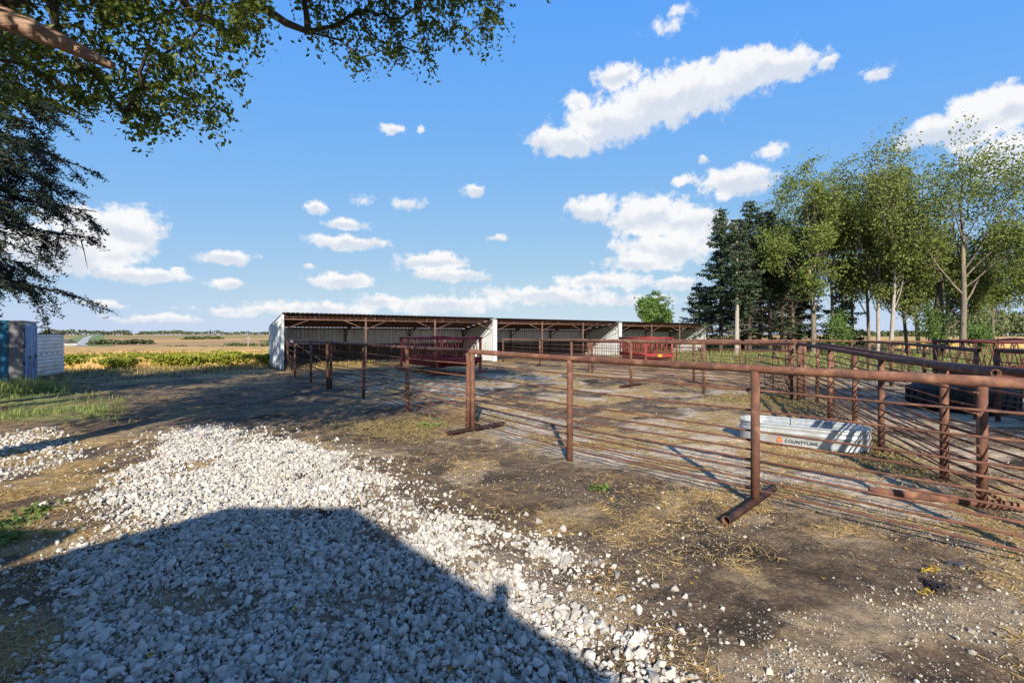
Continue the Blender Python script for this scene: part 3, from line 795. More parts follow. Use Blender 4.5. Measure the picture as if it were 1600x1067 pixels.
def tyre():
    c = Vector((10.9, 11.4, 0)); t = thing('feed_tyre', 'black rubber tyre lying in the shade of the right pen', 'tyre', (c.x, c.y, gz(c.x, c.y)))
    prof = [(.55, .0), (.88, .0), (.98, .12), (1.0, .3), (.98, .48), (.88, .6), (.6, .6), (.56, .55), (.7, .45), (.78, .3), (.7, .12), (.56, .05)]
    n = 36; V = []; F = []
    for k in range(n):
        th = 2 * math.pi * k / n
        for (r, z) in prof: V.append((r * math.cos(th), r * math.sin(th), z))
    m = len(prof)
    for k in range(n):
        for j in range(m): F.append((k * m + j, ((k + 1) % n) * m + j, ((k + 1) % n) * m + (j + 1) % m, k * m + (j + 1) % m))
    b = MB(); b.add(V, F, True); b.build('carcass', M['black'], t)
    for k in range(24):
        th = 2 * math.pi * k / 24
        b = MB(); cx, sx = math.cos(th), math.sin(th); c2, s2 = math.cos(th + .1), math.sin(th + .1)
        b.prism([(cx * .985, sx * .985, .1), (cx * 1.03, sx * 1.03, .1), (c2 * 1.03, s2 * 1.03, .5), (c2 * .985, s2 * .985, .5)], (-.05 * sx, .05 * cx, 0)); b.build('tread_lug', M['black'], t)
tyre()

# ------------------------------------------------------------------ stock tank
def tank():
    a = Vector(px(1150, 689)); c = Vector(px(1362, 715))
    d = (c - a); L = d.length; W = .78; H = .32
    rot = math.atan2(d.y, d.x)
    o = thing('stock_tank', 'oblong galvanised stock tank with red triangle logo in the pen', 'stock tank', (a.x, a.y, gz(a.x, a.y) + .01), rot)
    rr = W / 2; n_arc = 40; n_st = 60
    def outline(off):
        pts = []
        for k in range(n_st): pts.append((lerp(rr, L - rr, k / n_st), -off, 0, -1))
        for k in range(n_arc):
            th = -math.pi / 2 + math.pi * k / n_arc; pts.append((L - rr + (rr + off) * math.cos(th), rr + (rr + off) * math.sin(th), math.cos(th), math.sin(th)))
        for k in range(n_st): pts.append((lerp(L - rr, rr, k / n_st), W + off, 0, 1))
        for k in range(n_arc):
            th = math.pi / 2 + math.pi * k / n_arc; pts.append((rr + (rr + off) * math.cos(th), rr + (rr + off) * math.sin(th), math.cos(th), math.sin(th)))
        return pts
    base = outline(0); n = len(base)
    levels = [(0, .0), (.012, .004), (.03, 0), (.14, 0), (.165, 0), (.18, .012), (.20, .016), (.22, .012), (.235, 0), (.262, 0), (.275, .006), (.285, .006), (.295, 0), (H - .012, 0), (H, .006)]
    V = []; F = []
    for z, off in levels:
        for k, (x, y, nx_, ny_) in enumerate(base):
            fl = (.004 if k % 2 else -.002) if .03 <= z <= .14 and not (12 < k < 46) else 0
            V.append((x + nx_ * (off + fl), y + ny_ * (off + fl), z))
    for j in range(len(levels) - 1):
        for k in range(n): F.append((j * n + k, j * n + (k + 1) % n, (j + 1) * n + (k + 1) % n, (j + 1) * n + k))
    b = MB(); b.add(V, F, True); b.build('outer_wall', M['galv'], o)
    V = []; F = []
    for z, off in [(H, -.002), (.3, -.004), (.285, .004), (.27, -.004), (.22, .006), (.20, .01), (.18, .006), (.02, -.006)]:
        for (x, y, nx_, ny_) in base: V.append((x + nx_ * off, y + ny_ * off, z))
    for j in range(7):
        for k in range(n): F.append((j * n + (k + 1) % n, j * n + k, (j + 1) * n + k, (j + 1) * n + (k + 1) % n))
    b = MB(); b.add(V, F, True); b.build('inner_wall', M['galv'], o)
    b = MB(); b.add([(x, y, .02) for x, y, _, _ in base], [tuple(range(n))]); b.build('floor', M['galv'], o)
    ring = [(x + nx_ * .006, y + ny_ * .006, H) for x, y, nx_, ny_ in base]
    b = MB(); b.path(ring + ring[:1], .011, 8, caps=False); b.build('rim', M['galv'], o)
    b = MB(); b.box(L * .40, L * .40 + .07, W - .02, W - .006, .16, .33); b.build('drain_plate', mat('grey_label', (.28, .30, .32)), o)
    # printed mark and lettering on the flat front
    y0 = -.0075
    lx = L * .355; lz = .088; s = .068
    def tri(s, y, m, nm):
        pts = []
        for k in range(3):
            th = math.pi / 2 + k * 2 * math.pi / 3
            for e in (-.9, -.3, .3, .9): pts.append((lx + s * (.72 * math.cos(th) + .22 * math.cos(th + e)), y, lz - .008 + s * (.72 * math.sin(th) + .22 * math.sin(th + e))))
        b = MB(); b.prism(pts, (0, -.0015, 0)); b.build(nm, m, o)
    tri(.056, y0, M['print_red'], 'logo_triangle'); tri(.026, y0 - .0022, M['orange'], 'logo_centre')
    cu = bpy.data.curves.new('lettering', 'FONT'); cu.body = 'COUNTYLINE'; cu.size = .066; cu.extrude = .001; cu.space_character = 1.18; cu.offset = .0018
    tmp = bpy.data.objects.new('lettering_curve', cu); COL.objects.link(tmp)
    dg = bpy.context.evaluated_depsgraph_get(); me = bpy.data.meshes.new_from_object(tmp.evaluated_get(dg))
    bpy.data.objects.remove(tmp); me.materials.clear()
    t = link_mesh('lettering', me, M['print_dark'], o)
    t.rotation_euler = (R(90), 0, 0); t.location = (lx + .07, y0 - .001, lz - .036)
    w = max(v.co.x for v in me.vertices); t.scale = (L * .245 / w, 1, 1)
tank()

# ------------------------------------------------------------------ container and ribbed white wall on the left
def corr_sheet(x0, x1, z0, z1, pitch, depth, axis='x'):
    V = []; F = []; n = int((x1 - x0) / (pitch / 4)); 
    for i in range(n + 1):
        x = lerp(x0, x1, i / n); y = (0, -depth, -depth, 0)[i % 4]
        V += [(x, y, z0), (x, y, z1)]
        if i: F.append((2 * i - 2, 2 * i, 2 * i + 1, 2 * i - 1))
    return V, F
def container():
    cx, cy = px(37, 604); H = 2.28; Lc = 6.0; W = 2.3
    o = thing('shipping_container', 'blue shipping container with pale ribbed doors at the left edge', 'container', (cx, cy, gz(cx, cy)), R(37.5))
    bl = M['blue_paint']; fw = .36
    V, F = corr_sheet(-Lc + .1, -fw - .02, .12, H - .1, .28, .035); b = MB(); b.add([(x, y + .05, z) for x, y, z in V], F); b.build('side_wall', bl, o)
    V, F = corr_sheet(-Lc + .1, -.1, .12, H - .1, .28, .035); b = MB(); b.add([(x, W - .05 - y, z) for x, y, z in V], F); b.build('side_wall', bl, o)
    b = MB(); b.box(-Lc, 0, 0.02, W - .02, H - .08, H - .03); b.build('roof', bl, o)
    b = MB(); b.box(-Lc, 0, 0.03, W - .03, .05, .14); b.build('floor', M['wood'], o)
    b = MB(); b.box(-Lc, -Lc + .05, .05, W - .05, .14, H - .08); b.build('end_wall', bl, o)
    b = MB(); b.box(-fw, 0, -.02, .06, 0, H); b.build('corner_post', M['grey_paint'], o)
    b = MB(); b.box(-.12, 0, W - .1, W + .01, 0, H - .001); b.build('corner_post', M['grey_paint'], o)
    for z0, z1 in ((0.001, .12), (H - .1, H + .01)):
        b = MB(); b.box(-Lc, -fw, -.012, .07, z0, z1); b.build('side_rail', bl, o)
        b = MB(); b.box(-.1, -.002, .06, W - .1, z0, z1); b.build('door_header', M['grey_paint'], o)
    for z in (.35, .8, 1.4, 1.95):
        b = MB(); b.path([(.01, -.03, z - .05), (.01, -.03, z + .05)], .03, 8); b.build('hinge', M['black'], o)
    for k in range(2):          # two closed ribbed door leaves
        y0 = .1 + k * (W - .2) / 2; y1 = y0 + (W - .2) / 2 - .015
        V, F = corr_sheet(y0 + .05, y1 - .05, .16, H - .16, .26, .035)
        b = MB(); b.add([(-.01 - y, x, z) for x, y, z in V], F); door = b.build('door', M['blue_pale'], o)
        for yy in (y0 + .03, y1 - .03):
            b = MB(); b.box(-.03, .035, yy - .03, yy + .03, .13, H - .12); b.build('door_stile', M['blue_pale'], door)
        for z in (.16, H - .16):
            b = MB(); b.box(-.028, .033, y0 + .06, y1 - .06, z - .035, z + .035); b.build('door_rail', M['blue_pale'], door)
        for yy in (y0 + .3, y0 + .75):
            b = MB(); b.path([(.06, yy, .13), (.06, yy, H - .13)], .016, 6); b.build('lock_rod', M['galv'], door)
        b = MB(); b.box(.045, .09, y0 + .4, y0 + .62, .95, 1.03); b.build('latch', M['black'], door)
container()
def ribbed_wall():
    a = Vector(px(40, 596)); c = Vector(px(99, 585.5)); d = c - a; L = d.length; H0 = 1.83
    o = thing('windbreak_panel', 'white ribbed steel windbreak standing right of the blue container', 'windbreak', (a.x, a.y, gz(a.x, a.y)), math.atan2(d.y, d.x))
    for k in range(11):
        z0 = .12 + k * (H0 - .12) / 11; z1 = .12 + (k + 1) * (H0 - .12) / 11
        prof = [(0, z0), (-.0, z0 + .03), (-.035, z0 + .06), (-.035, z1 - .02), (0, z1 - .004)]
        V = []; F = []
        for x in (0, L):
            V += [(x, y, z) for y, z in prof]
        for i in range(4): F.append((i, 5 + i, 6 + i, 1 + i))
        b = MB(); b.add(V, F); b.build('slat', M['white_sheet'], o)
    for x in (0, L * .5, L):
        b = MB(); b.box(x - .04, x + .04, .01, .09, -.03, H0 + .02); b.build('post', M['rust_dark'], o)
    b = MB(); b.box(-.02, L + .03, -.02, .06, H0 + .003, H0 + .05); b.build('top_rail', M['rust_dark'], o)
    for k in range(5):
        x = L * (.2 + .15 * k); b = MB(); b.box(x - .03, x + .03, -.045, -.034, 1.0, 1.07); b.build('bolt_plate', M['black'], o)
    b = MB(); b.path([(0, .05, H0 + .3), (L * .62, .05, H0 + .28), (L * .62, .05, H0)], .025, 6); b.build('handrail', M['rust_dark'], o)
ribbed_wall()

# ------------------------------------------------------------------ farm building behind the camera (its shadow lies across the gravel)
def building():
    o = thing('farm_building', 'farm building whose roof shadow lies across the gravel in front', 'building', (0, -4.0, 0))
    zr, ze = 4.72, 2.4
    xl, xr = -2.79, -1.53
    el_, er = xl - (zr - ze) / .655, xr + (zr - ze) / .60
    pts = [(el_ + .25, 0, 0), (er - .25, 0, 0), (er - .25, 0, ze + .08), (xr, 0, zr - .12), (xl, 0, zr - .12), (el_ + .25, 0, ze + .08)]
    b = MB(); b.prism([(x, -.25, z) for x, _, z in pts], (0, -7.5, 0)); b.build('wall', M['siding'], o)
    roof = [(el_, ze), (xl, zr), (xr, zr), (er, ze)]
    for i, nm in enumerate(('roof_slope', 'roof_crown', 'roof_slope')):
        (x0, z0), (x1, z1) = roof[i], roof[i + 1]
        b = MB(); b.prism([(x0, 0, z0), (x1, 0, z1), (x1, 0, z1 - .1), (x0, 0, z0 - .1)], (0, -8, 0)); b.build(nm, M['shingle'], o)
    b = MB(); b.box(-4.95, -3.86, -.75, -.03, 2.9, 4.47); b.build('chimney', mat('chimney_brick', (.30, .13, .09), (.22, .10, .07), 8), o)
    b = MB(); b.path([(.0, -.12, 3.6), (.0, -.12, 3.98)], .06, 10); b.build('head_shadow_stub', M['galv'], o)  # added stub whose shadow stands in for the camera operator's head
    b = MB(); b.box(-1.2, -.2, -.255, -.20, .02, 2.05); b.build('door', M['wood'], o)
building()

# ------------------------------------------------------------------ trees
def rot_about(d, ang, az):
    d = d.normalized(); a = d.orthogonal().normalized(); a.rotate(Matrix.Rotation(az, 3, d)); v = d.copy(); v.rotate(Matrix.Rotation(ang, 3, a)); return v
def broadleaf(label, u, Y, vtop, seed, leaf='leaf_a', bark='bark', r=.19, clear=.42, spread=.5, dens=1.0, lean=0.0, group='windbreak broadleaf trees', leaf_size=.19, widen=1.0, name='broadleaf_tree'):
    rr = random.Random(seed); rn = np.random.RandomState(seed)
    x = (u - 800) / FPX * Y; H = EYE + (HOR - vtop) / FPX * Y; z0 = gz(x, Y)
    t = thing(name, label, 'tree', (x, Y, z0), 0, group)
    wood = MB(); tips = []
    def grow(p, d, L, rad, lev):
        n = 5 if lev == 0 else 4
        pts = [p.copy()]; rads = [rad]
        for i in range(n):
            d = (d + Vector((rr.gauss(0, .10 if lev else .035), rr.gauss(0, .10 if lev else .035), rr.gauss(0, .05) + (.12 if lev else .06)))).normalized()
            p = p + d * (L / n); pts.append(p.copy()); rads.append(rad * lerp(1, .5 if lev == 0 else .35, (i + 1) / n))
        wood.path(pts, rads, 9 if lev == 0 else (6 if lev == 1 else 4), caps=False)
        if lev >= 3:
            tips.extend(pts[1:]); return
        if lev >= 2: tips.append(pts[-1])
        nc = (10, 5, 4)[lev]
        for k in range(nc):
            f = lerp(.45 if lev else .36, 1.0, (k + rr.random() * .6) / nc); q = min(int(f * n), n - 1); pp = pts[q].lerp(pts[q + 1], f * n - q)
            dd = rot_about((pts[q + 1] - pts[q]), R(rr.uniform(22, 55)) * (1.15 if lev else spread * 1.7), rr.uniform(0, 6.283))
            grow(pp, dd, L * rr.uniform(.40, .62) * (.95 if lev else lerp(.55, 1.05, f)), rads[q] * rr.uniform(.30, .46), lev + 1)
        grow(pts[-1], d, L * rr.uniform(.45, .6), rads[-1] * .85, lev + 1)
    Lt = H * (clear + .16)
    grow(Vector((0, 0, -.1)), Vector((lean, rr.uniform(-.04, .04), 1)).normalized(), Lt, r, 0)
    # fit height
    T = np.array([tuple(p) for p in tips]); zmax = np.percentile(T[:, 2], 99.9); k = (H - .55) / zmax
    sx = min(1.0, max(.65, k)) * widen
    wood.v = [(vx * sx, vy * sx, vz * k) for vx, vy, vz in wood.v]; T = T * np.array([sx, sx, k])
    # small knobs and stubs low on the trunk
    wood.build('trunk', M[bark], t)
    per = max(2, int(dens * 19000 / len(T)))
    K = 4; Tc = np.repeat(T, K, 0) + rn.normal(size=(len(T) * K, 3)) * np.array([.36, .36, .28]); pc = max(2, per // K + 1)
    C = np.repeat(Tc, pc, 0) + rn.normal(size=(len(Tc) * pc, 3)) * np.array([.15, .15, .11])
    if dens < .2: C = C[rn.rand(len(C)) < .22]
    keep = fbm(C[:, 0] + seed, C[:, 2], .7, 2) + .2 * rn.rand(len(C)) > .45
    C = C[keep]; C = C[C[:, 2] > H * .2]
    V, F = leaf_quads(C, leaf_size, rn, aspect=.62)
    link_mesh('crown', np_mesh('crown', V, F), M[leaf], t)
    return t
def conifer(label, u, Y, vtop, seed, bark='bark_dark', leaf='needle', base=.12, width=.2, dead=.3, name='spruce_tree', group='windbreak evergreens', dens=1.0):
    rr = random.Random(seed); rn = np.random.RandomState(seed)
    x = (u - 800) / FPX * Y; H = EYE + (HOR - vtop) / FPX * Y; z0 = gz(x, Y)
    t = thing(name, label, 'tree', (x, Y, z0), 0, group)
    b = MB(); b.path([(0, 0, -.1), (.05, 0, H * .5), (0, 0, H)], [.22, .13, .015], 9, caps=False); b.build('trunk', M[bark], t)
    C = []; A = []; wood = MB(); z = H * base
    while z < H * .985:
        f = (z / H - base) / (1 - base)
        bl = H * width * (1 - f) ** .75 * rr.uniform(.65, 1.1) + .25
        for k in range(rr.randint(4, 6)):
            az = rr.uniform(0, 6.283); L = bl * rr.uniform(.6, 1.15); dz = rr.uniform(-.25, .12) - .25 * (1 - f)
            d = Vector((math.cos(az), math.sin(az), 0)); pts = [Vector((0, 0, z)) + d * (L * s) + Vector((0, 0, L * (dz * s + .18 * s * s))) for s in (0, .35, .7, 1)]
            wood.path(pts, [.035, .028, .018, .006], 4, caps=False)
            if z < H * dead and rr.random() < .75: 
                for s in (.4, .6, .8):
                    q = pts[0].lerp(pts[3], s); wood.path([q, q + Vector((rr.gauss(0, .3), rr.gauss(0, .3), rr.uniform(-.45, -.05)))], [.012, .004], 3, caps=False)
                continue
            nn = int(46 * L * dens)
            for _ in range(nn):
                s = rr.uniform(.15, 1.02); i = min(int(s * 3), 2); q = pts[i].lerp(pts[i + 1], min(1, s * 3 - i))
                C.append((q.x + rr.gauss(0, .16 * (1.2 - s) + .09), q.y + rr.gauss(0, .16 * (1.2 - s) + .09), q.z - abs(rr.gauss(0, .17)) + .04))
        z += rr.uniform(.28, .46)
    wood.build('branches', M['bark_pale'] if bark == 'bark_pale' else M['bark'], t)
    V, F = leaf_quads(np.array(C), .30, rn, aspect=.40, flat=.35, droop=.35)
    link_mesh('crown', np_mesh('crown', V, F), M[leaf], t)
    return t
conifer('tall dark evergreen at the left end of the windbreak, with thin top', 1126, 46, 322, 21, width=.22, base=.10, dead=.2)
conifer('evergreen with a bare whitish trunk near the left end', 1151, 42, 335, 22, bark='bark_pale', width=.17, base=.40, dead=.0)
conifer('dark evergreen just right of the bare whitish trunk', 1171, 46, 312, 23, width=.20, base=.14, dead=.34)
conifer('dark evergreen third of the crowded evergreen trunks', 1187, 49, 330, 24, width=.19, base=.14, dead=.38)
conifer('dark evergreen fourth of the crowded evergreen trunks', 1203, 46, 325, 25, width=.19, base=.16, dead=.40)
conifer('dark evergreen fifth of the crowded evergreen trunks', 1222, 48, 340, 26, width=.20, base=.14, dead=.42)
conifer('dark evergreen behind the thick yellowish broadleaf trunk', 1248, 50, 350, 27, width=.20, base=.14, dead=.36)
conifer('low blue green spruce with pale drooping boughs beside the last shed', 1092, 52, 440, 28, leaf='needle_blue', width=.36, base=.03, dead=.0)
conifer('broad dark evergreen filling the gap beside the yellowish trunk', 1232, 53, 345, 30, width=.26, base=.06, dead=.15)
conifer('dark evergreen behind the crowded evergreen trunks, low skirted', 1160, 54, 350, 45, width=.25, base=.05, dead=.1)
conifer('dark evergreen seen through the middle of the windbreak', 1316, 54, 420, 29, width=.26, base=.04, dead=.1)
broadleaf('small round light green tree behind the last shed roof', 1032, 66, 452, 31, leaf='leaf_c', clear=.10, spread=.85, r=.2, group='trees behind the sheds', dens=1.0, leaf_size=.34, widen=1.9)
broadleaf('tall green tree with a thick yellowish trunk left of centre in the windbreak', 1271, 41, 236, 32, r=.27, clear=.40, spread=.55, dens=1.25)
broadleaf('green tree leaning over the evergreens, slim pale trunk', 1301, 44, 262, 33, r=.18, clear=.36, spread=.5, dens=1.1)
broadleaf('yellowing tree with slim grey trunk, left of the pale pair', 1358, 42, 240, 34, leaf='leaf_b', r=.16, clear=.42, spread=.4, dens=.6)
broadleaf('tall yellowing tree, left trunk of the pale pair', 1371, 40, 204, 35, leaf='leaf_b', r=.19, bark='bark_pale', clear=.45, spread=.42, dens=.62)
broadleaf('tall yellowing tree, right trunk of the pale pair', 1390, 39, 222, 36, leaf='leaf_b', r=.21, bark='bark_pale', clear=.45, spread=.42, dens=.6)
broadleaf('mid green tree with thin leaning trunk right of the pale pair', 1418, 41, 270, 37, r=.15, clear=.35, spread=.5, dens=.8, lean=-.10)
broadleaf('mid green tree with curved grey trunk left of the broken trunk', 1438, 39, 300, 38, leaf='leaf_b', r=.17, clear=.33, spread=.55, dens=.85, lean=-.08)
broadleaf('tallest open crowned tree with forked limbs at the right', 1505, 36, 184, 39, r=.24, clear=.36, spread=.62, dens=.52)
broadleaf('broad lower tree with yellow green crown behind the tallest tree', 1478, 44, 330, 40, leaf='leaf_b', r=.2, clear=.28, spread=.75, dens=.9)
broadleaf('tree at the right edge reaching into the picture with thin boughs', 1655, 34, 195, 41, r=.2, clear=.3, spread=.8, dens=.7)
broadleaf('young bright green tree at the foot of the tallest tree', 1455, 38, 462, 42, leaf='leaf_c', r=.06, clear=.15, spread=.8, dens=.13, leaf_size=.16)
broadleaf('young bright green sapling between the yellowish trunk and the pale pair', 1312, 40, 478, 43, leaf='leaf_c', r=.05, clear=.15, spread=.8, dens=.10, leaf_size=.16)
broadleaf('young bright green shrub right of the tallest trunk', 1530, 36, 488, 44, leaf='leaf_c', r=.05, clear=.1, spread=.9, dens=.10, leaf_size=.16)
broadleaf('green tree filling in behind the thick yellowish trunk', 1240, 48, 275, 61, r=.17, clear=.3, spread=.5, dens=.9)
broadleaf('green tree filling in behind the slim grey trunk', 1333, 48, 252, 62, r=.17, clear=.32, spread=.5, dens=.9)
broadleaf('green tree filling in behind the curved grey trunk', 1455, 47, 262, 63, r=.17, clear=.3, spread=.5, dens=.8)
broadleaf('lower green tree behind and right of the tallest tree', 1552, 45, 330, 64, r=.16, clear=.3, spread=.6, dens=.6)
def snag():
    x, y = fp(1466, 38); t = thing('broken_tree', 'dark broken trunk without a crown left of the tallest tree', 'tree', (x, y, gz(x, y)))
    b = MB(); b.path([(0, 0, -.1), (.05, 0, 2), (.02, 0, 4), (.18, 0, 5.6), (.3, .0, 6.6)], [.42, .36, .3, .2, .05], 10); b.build('trunk', M['bark_dark'], t)
    b = MB(); b.path([(.05, 0, 3.2), (.5, .1, 4.1), (.8, .1, 4.5)], [.12, .08, .04], 7); b.build('stub', M['bark_dark'], t)
snag()

# ---- the big tree over the camera
def proj(P):
    P = np.asarray(P); Y = np.maximum(P[:, 1], .05)
    return 800 + FPX * P[:, 0] / Y, HOR - FPX * (P[:, 2] - EYE) / Y
MASS_A = [(-120, -120), (425, -120), (415, 20), (375, 55), (362, 115), (325, 200), (285, 190), (215, 205), (150, 140), (95, 165), (30, 150), (-120, 190)]
MASS_B = [(462, -120), (780, -120), (780, 40), (765, 66), (710, 60), (672, 102), (650, 60), (585, 98), (530, 92), (525, 50), (480, 50), (470, 10)]
MASS_C = [(830, -120), (890, -120), (888, 20), (875, 8)]
def big_tree():
    rn = np.random.RandomState(5); rr = random.Random(5)
    base = Vector((-7.9, 1.6, 0)); base.z = gz(base.x, base.y)
    t = thing('shade_tree', 'large leafy tree whose branches hang into the top left', 'tree', base)
    # bough positions through the crown
    n = 5200
    c = np.array([-4.6, 2.2, 8.3]); rad = np.array([6.2, 6.6, 4.2])
    q = rn.normal(size=(n, 3)); q /= np.linalg.norm(q, axis=1)[:, None]; q *= rn.rand(n)[:, None] ** .4
    P = c + q * rad
    k = 1 / math.tan(R(SUN_EL))
    Ys = P[:, 1] + k * P[:, 2]
    low = np.interp(P[:, 0], [-12, -7, -5, -3.4, -2, 0, 2], [10, 10.2, 9.6, 9.2, 13.2, 14.0, 15]) 
    ok = (Ys > low) & (P[:, 2] > 4.2)
    u, v = proj(P)
    inframe = (P[:, 1] > .2) & (u > -90) & (u < 1690) & (v > -70)
    ok &= ~((Ys > 12.5) & (Ys < 19.0) & (P[:, 0] > -7.0) & (P[:, 0] < .6) & (P[:, 1] < 5.5) & (rn.rand(len(P)) < .8))
    P = P[ok & ~inframe]
    P = P[:780]
    def fill(poly, m, y0, y1):
        out = []
        us = [p[0] for p in poly]; vs = [p[1] for p in poly]
        while len(out) < m:
            uu = rr.uniform(min(us), max(us)); vv = rr.uniform(max(min(vs), -110), max(vs))
            if in_poly(np.array([uu]), np.array([vv]), poly)[0]:
                Y = rr.uniform(y0, y1); out.append(((uu - 800) / FPX * Y, Y, EYE + (HOR - vv) / FPX * Y))
        return np.array(out)
    VA = np.concatenate([fill(MASS_A, 400, 5.0, 7.2), fill(MASS_B, 175, 6.8, 8.2), fill(MASS_C, 5, 7.0, 7.4)])
    allc = np.concatenate([P, VA]); vis = np.concatenate([np.zeros(len(P), bool), np.ones(len(VA), bool)])
    # wood: each bough joins the nearest wood that is nearer the trunk
    top = np.array([-7.3, 2.2, 4.6])
    seedn = [np.array([-7.9, 1.6, 0]), np.array([-7.7, 1.7, 2.4]), top, np.array([-6.2, 2.6, 6.2]), np.array([-4.8, 3.0, 7.4]), np.array([-6.8, 1.6, 7.4]), np.array([-3.0, 3.6, 7.9]), np.array([-5.6, 4.4, 6.3]), np.array([-1.6, 4.6, 7.9])]
    par = [-1, 0, 1, 2, 3, 2, 4, 3, 6]
    nodes = np.array(seedn + [p for p in allc[np.argsort(np.linalg.norm(allc - top, axis=1))]])
    order = np.argsort(np.linalg.norm(allc - top, axis=1)); ns = len(seedn)
    dist = np.linalg.norm(nodes - top, axis=1)
    for i in range(ns, len(nodes)):
        d = np.linalg.norm(nodes[2:i] - nodes[i], axis=1) + .22 * np.abs(nodes[2:i, 2] < nodes[i, 2] - 1.2)
        par.append(2 + int(np.argmin(d)))
    cnt = np.ones(len(nodes))
    for i in range(len(nodes) - 1, 0, -1): cnt[par[i]] += cnt[i]
    rads = np.clip(.0034 * cnt ** .52, .0035, .30); rads[:9] = [.34, .30, .27, .18, .13, .13, .09, .09, .06]
    wood = MB(); twig = MB(); bs = np.array(base)
    for i in range(1, len(nodes)):
        a = nodes[par[i]] - bs; b_ = nodes[i] - bs; m = (a + b_) / 2 + rn.normal(size=3) * .06 * np.linalg.norm(b_ - a)
        r0 = min(rads[par[i]], rads[i] * 1.5); r1 = rads[i]
        (wood if r1 > .03 else twig).path([tuple(a), tuple(m), tuple(b_)], [r0, (r0 + r1) / 2, r1 * .8], 9 if r1 > .03 else 4, caps=False)
    wood.path([(0, 0, -.2), (0.03, 0, .3)], [.50, .34], 12, caps=False)
    wood.build('trunk', M['bark_dark'], t); twig.build('twigs', M['bark_dark'], t)
    # broken limb end
    b = MB(); pts = [Vector(p) - base for p in ((-7.3, 3.1, 5.5), (-6.1, 4.4, 5.26), (-5.2, 4.6, 4.98), (-4.55, 4.7, 4.74), (-4.05, 4.75, 4.52))]
    b.path(pts, [.17, .14, .125, .085, .03], 14)
    rb = random.Random(2)
    b.v = [(x + rb.gauss(0, .008), y + rb.gauss(0, .008), z + rb.gauss(0, .012)) for x, y, z in b.v]
    tag(b.build('broken_limb', M['deadwood'], t), 'bare broken limb')
    b = MB(); b.path([Vector(p) - base for p in ((-6.6, 4.2, 5.9), (-5.4, 5.2, 5.62), (-4.4, 5.6, 5.85), (-3.4, 5.8, 6.1))], [.11, .085, .06, .03], 9); b.build('limb', M['bark'], t)
    C1 = np.repeat(P, 52, 0) + rn.normal(size=(len(P) * 52, 3)) * .34
    u, v = proj(C1); C1 = C1[~((C1[:, 1] > .2) & (u > -20) & (u < 1640) & (v > -10))]
    V, F = leaf_quads(C1 - bs, .165, rn, aspect=.62)
    link_mesh('crown', np_mesh('crown', V, F), M['leaf_near'], t)
    # hanging sprays in view: pointed leaves strung along drooping shoots
    C2 = []; 
    for p in VA:
        for s in range(6):
            d = Vector((rr.gauss(.25, .6), rr.gauss(0, .6), rr.gauss(-.45, .35))).normalized(); L = rr.uniform(.16, .42)
            for j in range(7):
                f = (j + .5) / 7; q = Vector(p) + d * L * f + Vector((0, 0, -.12 * f * f)); C2.append((q.x + rr.gauss(0, .025), q.y + rr.gauss(0, .025), q.z + rr.gauss(0, .025)))
    V, F = leaf_quads(np.array(C2) - bs, .072, rn, aspect=.58, droop=.4)
    link_mesh('leaf_sprays', np_mesh('leaf_sprays', V, F), M['leaf_near'], t)
big_tree()

